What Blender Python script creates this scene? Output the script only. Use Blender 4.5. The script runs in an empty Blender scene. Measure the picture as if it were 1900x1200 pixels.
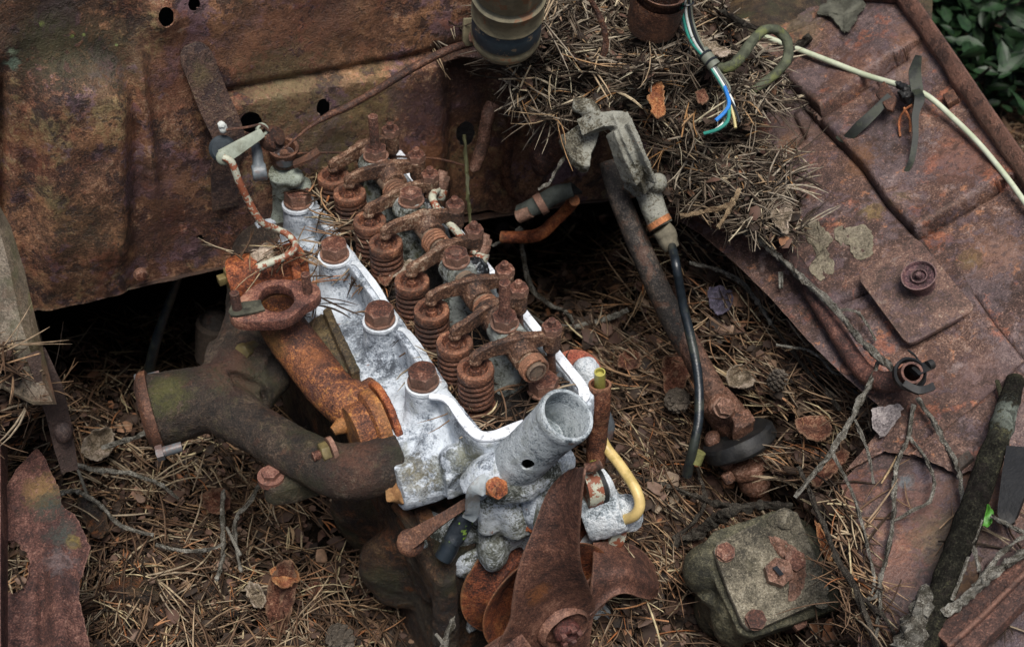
import bpy, bmesh, math, random
import numpy as np
from mathutils import Vector, Matrix, noise
random.seed(7); rng = np.random.default_rng(7)
scene = bpy.context.scene
# ------------------------------------------------------------------ camera
FPX = 2640.0; PITCH = math.radians(43); CZ = 1.3
cd = bpy.data.cameras.new('camera'); cam = bpy.data.objects.new('camera', cd)
scene.collection.objects.link(cam); scene.camera = cam
cam.location = (0, 0, CZ); cam.rotation_euler = (math.pi/2-PITCH, 0, 0)
cd.sensor_width = 36; cd.sensor_fit = 'HORIZONTAL'; cd.lens = 36*FPX/1900
cd.dof.use_dof = True; cd.dof.focus_distance = 1.17; cd.dof.aperture_fstop = 11
cd.clip_start = .02; cd.clip_end = 400
# ------------------------------------------------------------------ sky, sun, exposure
world = bpy.data.worlds.new('World'); scene.world = world; world.use_nodes = True
wn = world.node_tree; bg = wn.nodes['Background']
sky = wn.nodes.new('ShaderNodeTexSky'); sky.sky_type = 'NISHITA'; sky.sun_disc = False
SUN_EL = math.radians(71); SUN_AZ = math.radians(168)          # azimuth clockwise from +Y
sky.sun_elevation = SUN_EL; sky.sun_rotation = SUN_AZ
sky.air_density = 1.0; sky.dust_density = 5; sky.ozone_density = 1.0
wn.links.new(sky.outputs[0], bg.inputs[0]); bg.inputs[1].default_value = .056
sd = bpy.data.lights.new('sun', 'SUN'); sun = bpy.data.objects.new('sun', sd); scene.collection.objects.link(sun)
sd.energy = 2.7; sd.angle = math.radians(28); sd.color = (1, .965, .92)
sv = Vector((math.sin(SUN_AZ)*math.cos(SUN_EL), math.cos(SUN_AZ)*math.cos(SUN_EL), math.sin(SUN_EL)))
sun.rotation_euler = sv.to_track_quat('Z', 'Y').to_euler(); sun.location = sv*5
scene.view_settings.view_transform = 'Standard'; scene.view_settings.look = 'None'
scene.view_settings.exposure = .62; scene.view_settings.gamma = 1
scene.render.film_transparent = False
scene.cycles.max_bounces = 5; scene.cycles.diffuse_bounces = 3; scene.cycles.glossy_bounces = 2

# ------------------------------------------------------------------ coordinates
SP, CP = math.sin(PITCH), math.cos(PITCH)
def ray(px, py):
    X = (px-950)/FPX; Y = -(py-600)/FPX
    return Vector((X, CP+Y*SP, -SP+Y*CP))
def W(px, py, z=.5):
    d = ray(px, py); t = (z-CZ)/d.z
    return Vector((0, 0, CZ))+d*t
def hit(px, py, p0, n):
    d = ray(px, py); C = Vector((0, 0, CZ)); t = (p0-C).dot(n)/d.dot(n)
    return C+d*t
def depth(p): return (p-Vector((0, 0, CZ))).dot(Vector((0, CP, -SP)))
def pr(p, rpx): return rpx*depth(p)/FPX
EVx = Vector((-.47711, .87884, 0)); EUx = Vector((.87884, .47711, 0)); UP = Vector((0, 0, 1))
ORG = Vector((-.029298, .80925, 0))
def L(u, v, z): return ORG+EUx*(u/1000)+EVx*(v/1000)+UP*(z/1000)   # engine frame, millimetres

# ------------------------------------------------------------------ mesh builder
def frame(ax, ref=None):
    ax = ax.normalized()
    r = ref if ref is not None else (Vector((0, 0, 1)) if abs(ax.z) < .9 else Vector((1, 0, 0)))
    x = r.cross(ax)
    if x.length < 1e-6: x = Vector((1, 0, 0)).cross(ax)
    x.normalize(); return x, ax.cross(x).normalized(), ax
def smooth_path(pts, rads, n=4):
    if len(pts) < 3 or n < 2: return pts, rads
    P, R = [], []
    m = len(pts)
    for i in range(m-1):
        p0 = pts[max(i-1, 0)]; p1 = pts[i]; p2 = pts[i+1]; p3 = pts[min(i+2, m-1)]
        for k in range(n):
            t = k/n
            P.append(.5*((2*p1)+(p2-p0)*t+(2*p0-5*p1+4*p2-p3)*t*t+(3*p1-p0-3*p2+p3)*t**3))
            R.append(rads[i]*(1-t)+rads[i+1]*t)
    P.append(pts[-1]); R.append(rads[-1])
    return P, R
class MB:
    def __init__(s): s.v = []; s.f = []
    def add(s, vs, fs):
        b = len(s.v); s.v += [Vector(q) for q in vs]; s.f += [tuple(i+b for i in q) for q in fs]; return s
    def tube(s, pts, rads, seg=14, n=4, caps=True, closed=False, wob=0, hollow=None):
        if not isinstance(rads, (list, tuple)): rads = [rads]*len(pts)
        pts, rads = smooth_path(list(pts), list(rads), n)
        m = len(pts); T = []
        for i in range(m):
            a = pts[max(i-1, 0)]; b = pts[min(i+1, m-1)]; T.append((b-a).normalized())
        x, y, _ = frame(T[0]); vs = []
        for i in range(m):
            x = (x-T[i]*x.dot(T[i])).normalized(); y = T[i].cross(x)
            for k in range(seg):
                a = 2*math.pi*k/seg; r = rads[i]
                if wob: r *= 1+wob*noise.noise(pts[i]*160+Vector((math.cos(a), math.sin(a), 0))*1.3)*1.6
                vs.append(pts[i]+(x*math.cos(a)+y*math.sin(a))*r)
        fs = [(i*seg+k, i*seg+(k+1) % seg, (i+1)*seg+(k+1) % seg, (i+1)*seg+k) for i in range(m-1) for k in range(seg)]
        if hollow:      # an open end at the last point, bored to depth hollow (in points)
            base = len(vs); w = .78
            e = list(range(m-1, max(m-1-hollow, 0)-1, -1))
            for i in e:
                for k in range(seg): vs.append(pts[i]+(vs[i*seg+k]-pts[i])*w)
            fs += [((m-1)*seg+k, (m-1)*seg+(k+1) % seg, base+(k+1) % seg, base+k) for k in range(seg)]
            for j in range(len(e)-1): fs += [(base+j*seg+k, base+j*seg+(k+1) % seg, base+(j+1)*seg+(k+1) % seg, base+(j+1)*seg+k) for k in range(seg)]
            fs.append(tuple(base+(len(e)-1)*seg+k for k in range(seg)))
            fs.append(tuple(range(seg))[::-1])
        elif caps: fs.append(tuple(range(seg))[::-1]); fs.append(tuple((m-1)*seg+k for k in range(seg)))
        return s.add(vs, fs)
    def lathe(s, o, ax, prof, seg=28, ref=None, rot=0):
        x, y, z = frame(ax, ref); vs = []; fs = []; rings = []
        for r, h in prof:
            if r <= 1e-7: rings.append([len(vs)]); vs.append(o+z*h)
            else:
                rings.append(list(range(len(vs), len(vs)+seg)))
                for k in range(seg):
                    a = rot+2*math.pi*k/seg; vs.append(o+(x*math.cos(a)+y*math.sin(a))*r+z*h)
        for A, B in zip(rings, rings[1:]):
            if len(A) == 1 and len(B) == 1: continue
            for k in range(seg):
                k2 = (k+1) % seg
                if len(A) == 1: fs.append((A[0], B[k2], B[k]))
                elif len(B) == 1: fs.append((A[k], A[k2], B[0]))
                else: fs.append((A[k], A[k2], B[k2], B[k]))
        return s.add(vs, fs)
    def cyl(s, a, b, r, r2=None, seg=24):
        h = (b-a).length; r2 = r if r2 is None else r2
        return s.lathe(a, b-a, [(0, 0), (r, 0), (r2, h), (0, h)], seg)
    def hexn(s, o, ax, r, h, rot=.3, ch=.12, ref=None):
        # hexagon head with the chamfered crown of a real bolt
        x, y, z = frame(ax, ref); vs = []; seg = 24
        def ring(rf, hf):
            i = len(vs)
            for k in range(seg):
                a = 2*math.pi*k/seg; q = (a % (math.pi/3))-math.pi/6
                R = r*math.cos(math.pi/6)/math.cos(q)
                rr = min(R, r*rf) if rf < 1 else R
                hh = h*hf-(h*ch*max(0, (R/r-.87)/.13) if hf == 1 and rf >= 1 else 0)
                a2 = a+rot; vs.append(o+(x*math.cos(a2)+y*math.sin(a2))*rr+z*hh)
            return i
        r0 = ring(1, 0); r1 = ring(1, 1); r2 = ring(.84, 1.0)
        fs = []
        for A, B in ((r0, r1), (r1, r2)): fs += [(A+k, A+(k+1) % seg, B+(k+1) % seg, B+k) for k in range(seg)]
        fs.append(tuple(r2+k for k in range(seg))); fs.append(tuple(r0+k for k in range(seg))[::-1])
        return s.add(vs, fs)
    def bolt(s, o, ax, r, h, rot=.3, washer=1.12, dome=False, stud=None):
        z = ax.normalized()
        if washer: s.cyl(o, o+z*h*.16, r*washer, seg=26)
        s.hexn(o+z*h*.14, ax, r, h, rot)
        if dome: s.lathe(o+z*h*1.13, ax, [(r*.5, -.001), (r*.5, h*.12), (r*.38, h*.24), (0, h*.3)], 18)
        if stud: s.stud(o+z*h*1.1, o+z*(h*1.1+stud[1]), stud[0])
        return s
    def stud(s, a, b, r, pitch=.0014):
        h = (b-a).length; n = max(2, int(h/pitch)); pf = [(0, 0), (r*.92, 0)]
        for i in range(n):
            t = i/n*h; pf += [(r*.9, t+h/n*.1), (r, t+h/n*.5), (r*.9, t+h/n*.9)]
        pf += [(r*.75, h), (r*.45, h*1.005), (0, h)]
        return s.lathe(a, b-a, pf, 16)
    def prism(s, pts, th):          # closed polygon pushed along th
        n = len(pts); vs = list(pts)+[p+th for p in pts]
        fs = [tuple(range(n))[::-1], tuple(range(n, 2*n))]+[(i, (i+1) % n, (i+1) % n+n, i+n) for i in range(n)]
        return s.add(vs, fs)
    def box(s, c, x, y, z):         # centre and half vectors
        vs = [c+x*i+y*j+z*k for k in (-1, 1) for i, j in ((-1, -1), (1, -1), (1, 1), (-1, 1))]
        return s.add(vs, [(3, 2, 1, 0), (4, 5, 6, 7), (0, 1, 5, 4), (1, 2, 6, 5), (2, 3, 7, 6), (3, 0, 4, 7)])
    def beam(s, pts, w, t, nrm, n=4):   # flat strip following pts, width w, thickness t along nrm
        pts, _ = smooth_path(list(pts), [0]*len(pts), n); vs = []; m = len(pts)
        if not isinstance(w, (list, tuple)): w = [w]*2
        for i, p in enumerate(pts):
            T = (pts[min(i+1, m-1)]-pts[max(i-1, 0)]).normalized(); sd = T.cross(nrm).normalized(); nn = sd.cross(T)
            f = i/(m-1)*(len(w)-1); j = min(int(f), len(w)-2); ww = w[j]+(w[j+1]-w[j])*(f-j)
            vs += [p-sd*ww/2-nn*t/2, p+sd*ww/2-nn*t/2, p+sd*ww/2+nn*t/2, p-sd*ww/2+nn*t/2]
        fs = [(i*4+k, i*4+(k+1) % 4, i*4+4+(k+1) % 4, i*4+4+k) for i in range(m-1) for k in range(4)]
        fs += [(3, 2, 1, 0), (m*4-4, m*4-3, m*4-2, m*4-1)]
        return s.add(vs, fs)
    def ball(s, c, rx, ry=None, rz=None, ax=None, seg=16):
        ry = ry or rx; rz = rz or rx; x, y, z = frame(ax or UP); vs = []; R = seg//2
        for i in range(R+1):
            ph = math.pi*i/R
            for k in range(seg):
                a = 2*math.pi*k/seg; vs.append(c+x*rx*math.sin(ph)*math.cos(a)+y*ry*math.sin(ph)*math.sin(a)+z*rz*math.cos(ph))
        return s.add(vs, [(i*seg+k, (i+1)*seg+k, (i+1)*seg+(k+1) % seg, i*seg+(k+1) % seg) for i in range(R) for k in range(seg)])
    def grid(s, fn, nu, nv, th=None):   # sheet, thickened along th (vector)
        vs = [fn(i/nu, j/nv) for j in range(nv+1) for i in range(nu+1)]; w = nu+1
        fs = [(j*w+i, j*w+i+1, (j+1)*w+i+1, (j+1)*w+i) for j in range(nv) for i in range(nu)]
        if th is not None:
            N = len(vs); vs += [p+th for p in vs]; fs += [tuple(N+q for q in f)[::-1] for f in fs]
            ed = [i for i in range(nu+1)]+[j*w+nu for j in range(1, nv+1)]+[nv*w+i for i in range(nu-1, -1, -1)]+[j*w for j in range(nv-1, 0, -1)]
            fs += [(b, a, a+N, b+N) for a, b in zip(ed, ed[1:]+ed[:1])]
        return s.add(vs, fs)
    def build(s, name, mat, parent=None, remesh=None, sm=6, bevel=0, disp=None, smooth=True, solid=0, angle=38, sub=0, origin=None):
        me = bpy.data.meshes.new(name); o = bpy.data.objects.new(name, me); scene.collection.objects.link(o)
        org = ORIGIN.get(parent.name, Vector()) if parent else (origin or sum(s.v, Vector())/max(len(s.v), 1))
        me.from_pydata([tuple(p-org) for p in s.v], [], s.f); me.validate(); me.update()
        bm = bmesh.new(); bm.from_mesh(me)
        bmesh.ops.recalc_face_normals(bm, faces=bm.faces); bm.to_mesh(me); bm.free()
        mods = []
        if solid:
            m = o.modifiers.new('s', 'SOLIDIFY'); m.thickness = solid; m.offset = -1
        if bevel:
            m = o.modifiers.new('b', 'BEVEL'); m.width = bevel; m.segments = 2; m.limit_method = 'ANGLE'; m.angle_limit = math.radians(35); m.harden_normals = False
        if remesh:
            m = o.modifiers.new('r', 'REMESH'); m.mode = 'VOXEL'; m.voxel_size = remesh
            if sm:
                m = o.modifiers.new('m', 'SMOOTH'); m.iterations = sm; m.factor = .5
        if sub:
            m = o.modifiers.new('u', 'SUBSURF'); m.levels = m.render_levels = sub
        if o.modifiers:
            dg = bpy.context.evaluated_depsgraph_get(); ev = o.evaluated_get(dg)
            me2 = bpy.data.meshes.new_from_object(ev); o.modifiers.clear(); o.data = me2; bpy.data.meshes.remove(me); me = me2; me.name = name
        if disp:
            amp, sc = disp; N = len(me.vertices); co = np.empty(N*3, 'f'); me.vertices.foreach_get('co', co); co = co.reshape(-1, 3)
            me.update(); nr = np.empty(N*3, 'f'); me.vertices.foreach_get('normal', nr); nr = nr.reshape(-1, 3)
            d = np.array([noise.noise(Vector(c+org[:])*sc)+.5*noise.noise(Vector(c+org[:])*sc*2.6) for c in co.astype(float)], 'f')
            co += nr*d[:, None]*amp; me.vertices.foreach_set('co', co.ravel())
        me.materials.clear(); me.materials.append(mat)
        if smooth:
            me.polygons.foreach_set('use_smooth', [True]*len(me.polygons))
            try: me.set_sharp_from_angle(angle=math.radians(angle))
            except Exception: pass
        me.update()
        if parent: o.parent = parent
        else: o.location = org; ORIGIN[o.name] = org
        return o
ORIGIN = {}
def thing(name, label, cat, loc, group=None):
    o = bpy.data.objects.new(name, None); scene.collection.objects.link(o); o.location = loc
    o.empty_display_size = .02; ORIGIN[o.name] = Vector(loc); o['label'] = label; o['category'] = cat
    if group: o['group'] = group
    return o
def tag(o, label, cat, group=None):
    o['label'] = label; o['category'] = cat
    gn = {'bark_flake': 'bark flakes in the litter', 'dead_leaf': 'dead leaves in the litter', 'twig': 'twigs fallen on the wreck', 'pine_cone': 'pine cones in the litter'}.get(o.name.split('.')[0])
    if group or gn: o['group'] = group or gn
    return o
def sub(o):  # an origin entry so a sub-part can hang under part o (parts sit at their root's origin)
    r = o
    while r.parent: r = r.parent
    ORIGIN[o.name] = ORIGIN[r.name]; return o

# ------------------------------------------------------------------ materials
class NT:
    def __init__(s, name):
        s.m = bpy.data.materials.new(name); s.m.use_nodes = True; s.t = s.m.node_tree; s.n = s.t.nodes
        s.b = s.n['Principled BSDF']; s.g = s.n.new('ShaderNodeNewGeometry'); s.pos = s.g.outputs['Position']
    def _in(s, i, v):
        if hasattr(v, 'links') or isinstance(v, bpy.types.NodeSocket): s.t.links.new(v, i)
        elif isinstance(v, (tuple, list)) and len(v) == 3 and i.type == 'RGBA': i.default_value = (*v, 1)
        else: i.default_value = v
    def math(s, op, a, b=0, clamp=False):
        n = s.n.new('ShaderNodeMath'); n.operation = op; n.use_clamp = clamp; s._in(n.inputs[0], a); s._in(n.inputs[1], b); return n.outputs[0]
    def noise(s, sc, det=6, ro=.6, off=0, dist=0, vec=None):
        n = s.n.new('ShaderNodeTexNoise'); v = vec or s.pos
        if off:
            a = s.n.new('ShaderNodeVectorMath'); a.operation = 'ADD'; s.t.links.new(v, a.inputs[0]); a.inputs[1].default_value = (off, off*.7, off*1.3); v = a.outputs[0]
        s.t.links.new(v, n.inputs['Vector']); n.inputs['Scale'].default_value = sc; n.inputs['Detail'].default_value = det
        n.inputs['Roughness'].default_value = ro; n.inputs['Distortion'].default_value = dist; return n.outputs[0]
    def vor(s, sc, feat='F1', rnd=1, out=0):
        n = s.n.new('ShaderNodeTexVoronoi'); n.feature = feat; s.t.links.new(s.pos, n.inputs['Vector']); n.inputs['Scale'].default_value = sc; n.inputs['Randomness'].default_value = rnd; return n.outputs[out]
    def ramp(s, f, stops):
        n = s.n.new('ShaderNodeValToRGB'); s._in(n.inputs[0], f); e = n.color_ramp.elements
        while len(e) < len(stops): e.new(.5)
        for x, (p, c) in zip(e, stops): x.position = p; x.color = (*c, 1) if len(c) == 3 else c
        return n.outputs[0]
    def mr(s, f, a, b, c=0, d=1, smooth=True):
        n = s.n.new('ShaderNodeMapRange'); n.interpolation_type = 'SMOOTHSTEP' if smooth else 'LINEAR'
        s._in(n.inputs[0], f)
        for i, v in enumerate((a, b, c, d)): n.inputs[i+1].default_value = v
        return n.outputs[0]
    def mix(s, f, a, b, mode='MIX'):
        n = s.n.new('ShaderNodeMix'); n.data_type = 'RGBA'; n.blend_type = mode; s._in(n.inputs[0], f); s._in(n.inputs[6], a); s._in(n.inputs[7], b); return n.outputs[2]
    def dist(s, p):
        a = s.n.new('ShaderNodeVectorMath'); a.operation = 'DISTANCE'; s.t.links.new(s.pos, a.inputs[0]); a.inputs[1].default_value = tuple(p); return a.outputs['Value']
    def patches(s, col, lst, ns):
        for p, r, c, amt in lst:
            d = s.math('ADD', s.dist(p), s.math('MULTIPLY', s.math('SUBTRACT', ns, .5), r*3.2))
            m = s.mr(d, r*1.05, r*.5, 0, amt); m = s.math('MULTIPLY', m, s.mr(ns, .38, .54, .3, 1)); col = s.mix(m, col, c)
        return col
    def done(s, col, rough=.8, bumps=(), spec=.3, metal=0):
        s._in(s.b.inputs['Base Color'], col); s._in(s.b.inputs['Roughness'], rough); s.b.inputs['Specular IOR Level'].default_value = spec
        s.b.inputs['Metallic'].default_value = metal
        prev = None
        for h, dist_, st in bumps:
            n = s.n.new('ShaderNodeBump'); s._in(n.inputs['Height'], h); n.inputs['Distance'].default_value = dist_; n.inputs['Strength'].default_value = st
            if prev: s.t.links.new(prev, n.inputs['Normal'])
            prev = n.outputs[0]
        if prev: s.t.links.new(prev, s.b.inputs['Normal'])
        return s.m
def grey(c, k): return tuple(x*k for x in c)
def tone(c, s=.90, k=.88):      # rust browned a little: less red, a shade darker
    if c[0] < 1.35*c[1]: return c
    c = (c[0], c[1]*1.06, c[2]*.94); l = .3*c[0]+.55*c[1]+.15*c[2]; return tuple(max(0, (l+(x-l)*s)*k) for x in c)
def rust(name, dark, mid, light, pale, scab=(.022, .014, .016), sc=1.0, scabs=.5, flecks=.5, bump=.0006, pats=(), rough=.62, spec=.5, green=0, big=22, off=0, edge=.32, vary=()):
    dark, mid, light, pale, scab = [tone(c) for c in (dark, mid, light, pale, scab)]; pats = [(p, r, tone(c), a_) for p, r, c, a_ in pats]
    t = NT(name)
    n1 = t.noise(big*sc, 5, .6, off); n2 = t.noise(130*sc, 6, .68, off+3, .3); n3 = t.noise(620*sc, 4, .7, off+5)
    f = t.math('ADD', t.math('MULTIPLY', n1, .9), t.math('ADD', t.math('MULTIPLY', n2, 1.0), t.math('MULTIPLY', n3, 1.1)))
    f = t.math('SUBTRACT', f, 1.0)
    col = t.ramp(f, [(.26, dark), (.40, grey(mid, .62)), (.51, mid), (.64, light), (.80, pale)])
    for k_, (vc, vs_, v0, v1, va) in enumerate(vary): col = t.mix(t.mr(t.math('ADD', t.math('MULTIPLY', t.noise(vs_, 5, .68, off+21+k_*3), .75), t.math('MULTIPLY', n2, .25)), v0, v1, 0, va), col, t.mix(t.mr(f, .3, .72), grey(vc, .62), grey(vc, 1.25)))
    col = t.mix(t.mr(t.g.outputs['Pointiness'], .53, .60, 0, edge), col, grey(pale, 1.1))  # convex edges paled in the colour: wear, and painted edge highlights
    m = t.mr(t.math('ADD', t.math('MULTIPLY', t.noise(45*sc, 5, .72, off+9), .7), t.math('MULTIPLY', n2, .3)), .53, .57, 0, scabs)
    col = t.mix(m, col, scab)
    v = t.mr(n3, .61, .70, 0, flecks); col = t.mix(v, col, grey(pale, 1.25))
    v = t.mr(t.noise(900*sc, 2, .5, off+11), .62, .68, 0, flecks*.8); col = t.mix(v, col, grey(dark, .6))
    if green:
        g = t.mr(t.noise(14*sc, 4, .7, off+13), .52, .66, 0, green); col = t.mix(g, col, (.045, .05, .018))
    col = t.patches(col, pats, n2)
    ro = t.mr(f, .3, .7, rough+.10, rough-.16)
    h1 = t.math('SUBTRACT', n2, t.math('MULTIPLY', m, .5))
    return t.done(col, ro, [(h1, bump*3.2, .9), (n3, bump*1.7, 1.0)], spec)
def hexc(h):
    r = [int(h[i:i+2], 16)/255 for i in (0, 2, 4)]
    return tuple(((x+.055)/1.055)**2.4 if x > .04045 else x/12.92 for x in r)
# ------------------------------------------------------------------ reference planes of the wreck
FWN = -EVx; FWP = L(0, 338, 500)
def FW(px, py, off=0): return hit(px, py, FWP, FWN)+FWN*off        # the firewall, off metres in front of it
FPN = Vector((-.5*EUx.x, -.5*EUx.y, 1)).normalized(); FPP = L(350, 0, 452)
def FP(px, py, off=0): return hit(px, py, FPP, FPN)+FPN*off       # the right inner wing
LPN = Vector((-.42*EUx.x+.1*EVx.x, -.42*EUx.y+.1*EVx.y, 1)).normalized(); LPP = FP(1700, 850)-FPN*.007
def LP(px, py, off=0): return hit(px, py, LPP, LPN)+LPN*off
def lerp(x, tab):
    if x <= tab[0][0]: return tab[0][1]
    for (a, b), (c, d) in zip(tab, tab[1:]):
        if x <= c: return b+(d-b)*(x-a)/(c-a)
    return tab[-1][1]
def segd(px, py, a, b):
    ax, ay = a; bx, by = b; dx, dy = bx-ax, by-ay; t = max(0, min(1, ((px-ax)*dx+(py-ay)*dy)/(dx*dx+dy*dy)))
    ex, ey = px-ax-t*dx, py-ay-t*dy; return math.hypot(ex, ey), (dx*ey-dy*ex)
def sst(x, a, b):
    t = max(0, min(1, (x-a)/(b-a))); return t*t*(3-2*t)

# ------------------------------------------------------------------ materials of the place
R_DARK, R_MID, R_LT, R_PALE = hexc('2c1713'), hexc('6f3d28'), hexc('96583a'), hexc('b98a6c')
M_spring = rust('rust_spring', hexc('2a1712'), hexc('6c3a27'), hexc('9a5c40'), hexc('c08a6c'), off=1, scabs=.35, bump=.0007)
M_coil = rust('rust_coil', hexc('1c100c'), hexc('4e2a1c'), hexc('74422e'), hexc('96644c'), off=1, scabs=.5, bump=.0007, edge=.15)
M_rocker = rust('rust_rocker', hexc('241812'), hexc('5a3a2b'), hexc('835a45'), hexc('b09684'), off=2, scabs=.35, bump=.0006, flecks=.4)
M_bolt = rust('rust_bolt', hexc('26140f'), hexc('5c3023'), hexc('7f4c3a'), hexc('b08676'), off=3, scabs=.35, bump=.0006)
M_intake = rust('rust_intake', hexc('351b14'), hexc('74402a'), hexc('a8622e'), hexc('c98a3e'), scab=hexc('4c2c2a'), off=4, scabs=.7, bump=.0006,
                pats=[(W(505, 640, .45), .016, hexc('8a6428'), .5), (W(575, 660, .45), .014, hexc('b06428'), .4), (W(560, 720, .44), .012, hexc('5a3430'), .5)])
M_flange = rust('rust_flange', hexc('3a1c1a'), hexc('75443a'), hexc('9a6250'), hexc('b58470'), off=5, scabs=.5, bump=.0005)
M_exhaust = rust('iron_exhaust', hexc('1c1613'), hexc('3c302a'), hexc('554238'), hexc('7a675a'), scab=hexc('2e211d'), off=6, scabs=.5, flecks=.3, bump=.0014, green=.45, rough=.6, vary=[(hexc('5a3c2e'), 26, .53, .60, .6), (hexc('4a4630'), 30, .54, .62, .5)],
                 pats=[(W(310, 730, .43), .022, hexc('55552a'), .7), (W(420, 700, .42), .03, hexc('6a3d30'), .5), (W(660, 870, .42), .03, hexc('633a2c'), .55)])
M_orange = rust('rust_orange', hexc('4a1f10'), hexc('9c4a20'), hexc('c0692c'), hexc('c98a55'), off=7, scabs=.3, bump=.0006)
M_green_iron = rust('iron_mossy', hexc('1e1a12'), hexc('4a3c2a'), hexc('6a5438'), hexc('7c6a4c'), off=8, scabs=.4, green=.7, bump=.0006)
M_fan = rust('rust_fan', hexc('2c1814'), hexc('5f3a30'), hexc('7a4e40'), hexc('9c6f5e'), scab=hexc('38201a'), off=9, scabs=.45, flecks=.35, bump=.0005,
             pats=[(W(990, 1090, .35), .016, hexc('a05a20'), .6), (W(955, 1120, .33), .008, hexc('c06a20'), .7)])
M_pulley = rust('rust_pulley', hexc('2c1610'), hexc('7a3a22'), hexc('a2542a'), hexc('b07a50'), off=10, scabs=.4, green=.25)
M_block = rust('rust_block', hexc('16110e'), hexc('38271c'), hexc('523522'), hexc('75583e'), off=12, scabs=.7, green=.5, bump=.0016, vary=[(hexc('7a4826'), 16, .52, .60, .6), (hexc('5c574a'), 18, .55, .62, .6)],
               pats=[(W(700, 1000, .26), .04, hexc('6e4222'), .6), (W(790, 1120, .22), .04, hexc('5a5548'), .6), (W(640, 940, .3), .03, hexc('704020'), .6)])
M_rod = rust('rust_rod', hexc('24130f'), hexc('4e2c20'), hexc('6c4230'), hexc('8c6048'), off=14, scabs=.5, edge=.15)
FWC = [(-200, 0), ]
M_firewall = rust('rust_firewall', hexc('301a14'), hexc('744a38'), hexc('966850'), hexc('b09078'), scab=hexc('2a1b20'), off=15, scabs=.8, flecks=.45, bump=.0007, big=14, green=.2, vary=[(hexc('a07452'), 11, .50, .57, .6), (hexc('5a3028'), 9, .53, .60, .5), (hexc('80724f'), 8, .51, .58, .75), (hexc('66505c'), 20, .52, .58, .75), (hexc('84503a'), 26, .55, .61, .55), (hexc('a08c78'), 60, .60, .66, .5)],
                  pats=[(FW(60, 20), .085, hexc('30231a'), .85), (FW(90, 80), .035, hexc('47452c'), .7), (FW(190, 110), .045, hexc('3f3e2c'), .75), (FW(20, 96), .006, hexc('8d9b80'), .7), (FW(22, 118), .008, hexc('7d9480'), .6), (FW(134, 66), .003, hexc('8a9a50'), .8), (FW(78, 46), .003, hexc('8a9a50'), .7), (FW(155, 64), .002, hexc('9aa860'), .8), (FW(216, 84), .002, hexc('8a9a60'), .8),
                        (FW(60, 270), .03, hexc('7a3b20'), .6), (FW(52, 290), .014, hexc('2c1512'), .9), (FW(160, 300), .03, hexc('5a4034'), .5), (FW(150, 400), .05, hexc('4e4026'), .5),
                        (FW(230, 250), .028, hexc('7a4426'), .5), (FW(320, 120), .05, hexc('7c4b34'), .5), (FW(480, 70), .06, hexc('7f5238'), .6), (FW(640, 60), .05, hexc('8a5c3e'), .5), (FW(620, 30), .03, hexc('5c3a34'), .6),
                        (FW(520, 170), .05, hexc('7b6a48'), .7), (FW(680, 185), .045, hexc('857049'), .75), (FW(600, 245), .04, hexc('6c5c48'), .6), (FW(780, 190), .045, hexc('5c3f44'), .9), (FW(730, 165), .02, hexc('5f434a'), .8),
                        (FW(780, 290), .035, hexc('7a4a2a'), .7), (FW(900, 200), .06, hexc('301814'), .8), (FW(930, 300), .045, hexc('5a3020'), .5), (FW(860, 130), .05, hexc('2c1512'), .85), (FW(300, 440), .05, hexc('47241b'), .6), (FW(330, 360), .06, hexc('3c1f1a'), .6), (FW(290, 320), .03, hexc('7d5242'), .5)])
M_fender = rust('rust_fender', hexc('33211d'), hexc('5a3d36'), hexc('755145'), hexc('a28074'), scab=hexc('5a4650'), off=17, scabs=.6, flecks=.8, bump=.0006, big=16, vary=[(hexc('5f5254'), 13, .49, .56, .65), (hexc('94563a'), 20, .54, .60, .6), (hexc('8a7a76'), 34, .57, .63, .5), (hexc('a8714c'), 70, .58, .64, .6), (hexc('3c2a26'), 90, .60, .65, .7)],
                pats=[(FP(1700, 70), .03, hexc('94624a'), .5), (FP(1690, 130), .02, hexc('a27862'), .4), (FP(1480, 60), .03, hexc('6c5a3e'), .6), (FP(1590, 130), .03, hexc('6f4438'), .5), (FP(1480, 240), .04, hexc('58403a'), .6),
                      (FP(1460, 270), .015, hexc('8a5a30'), .5), (FP(1600, 300), .02, hexc('93603c'), .5), (FP(1670, 375), .012, hexc('4c4a2a'), .7), (FP(1620, 390), .012, hexc('8a6f3c'), .6),
                      (FP(1850, 470), .03, hexc('a56f52'), .4), (FP(1790, 290), .04, hexc('915a48'), .5), (FP(1720, 560), .028, hexc('55403f'), .7), (FP(1800, 480), .012, hexc('7a6030'), .5), (FP(1820, 700), .03, hexc('7c5a58'), .5), (FP(1700, 700), .03, hexc('85594c'), .5)])
M_lower = rust('rust_lower_wing', hexc('322425'), hexc('584140'), hexc('6b4f4c'), hexc('8a6a60'), scab=hexc('4a4048'), off=19, scabs=.5, flecks=.35, bump=.0004, big=12, rough=.5, vary=[(hexc('7a4e3a'), 12, .52, .60, .6), (hexc('464048'), 10, .5, .58, .6), (hexc('8a7058'), 30, .58, .64, .4)],
               pats=[(LP(1750, 1000), .03, hexc('6f6048'), .6), (LP(1700, 930), .03, hexc('7a4f42'), .5), (LP(1680, 895), .008, hexc('59656a'), .7), (LP(1850, 900), .04, hexc('8a5c40'), .6), (LP(1800, 1100), .03, hexc('7c5838'), .6), (LP(1660, 1100), .05, hexc('4e3f42'), .5)])
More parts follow.
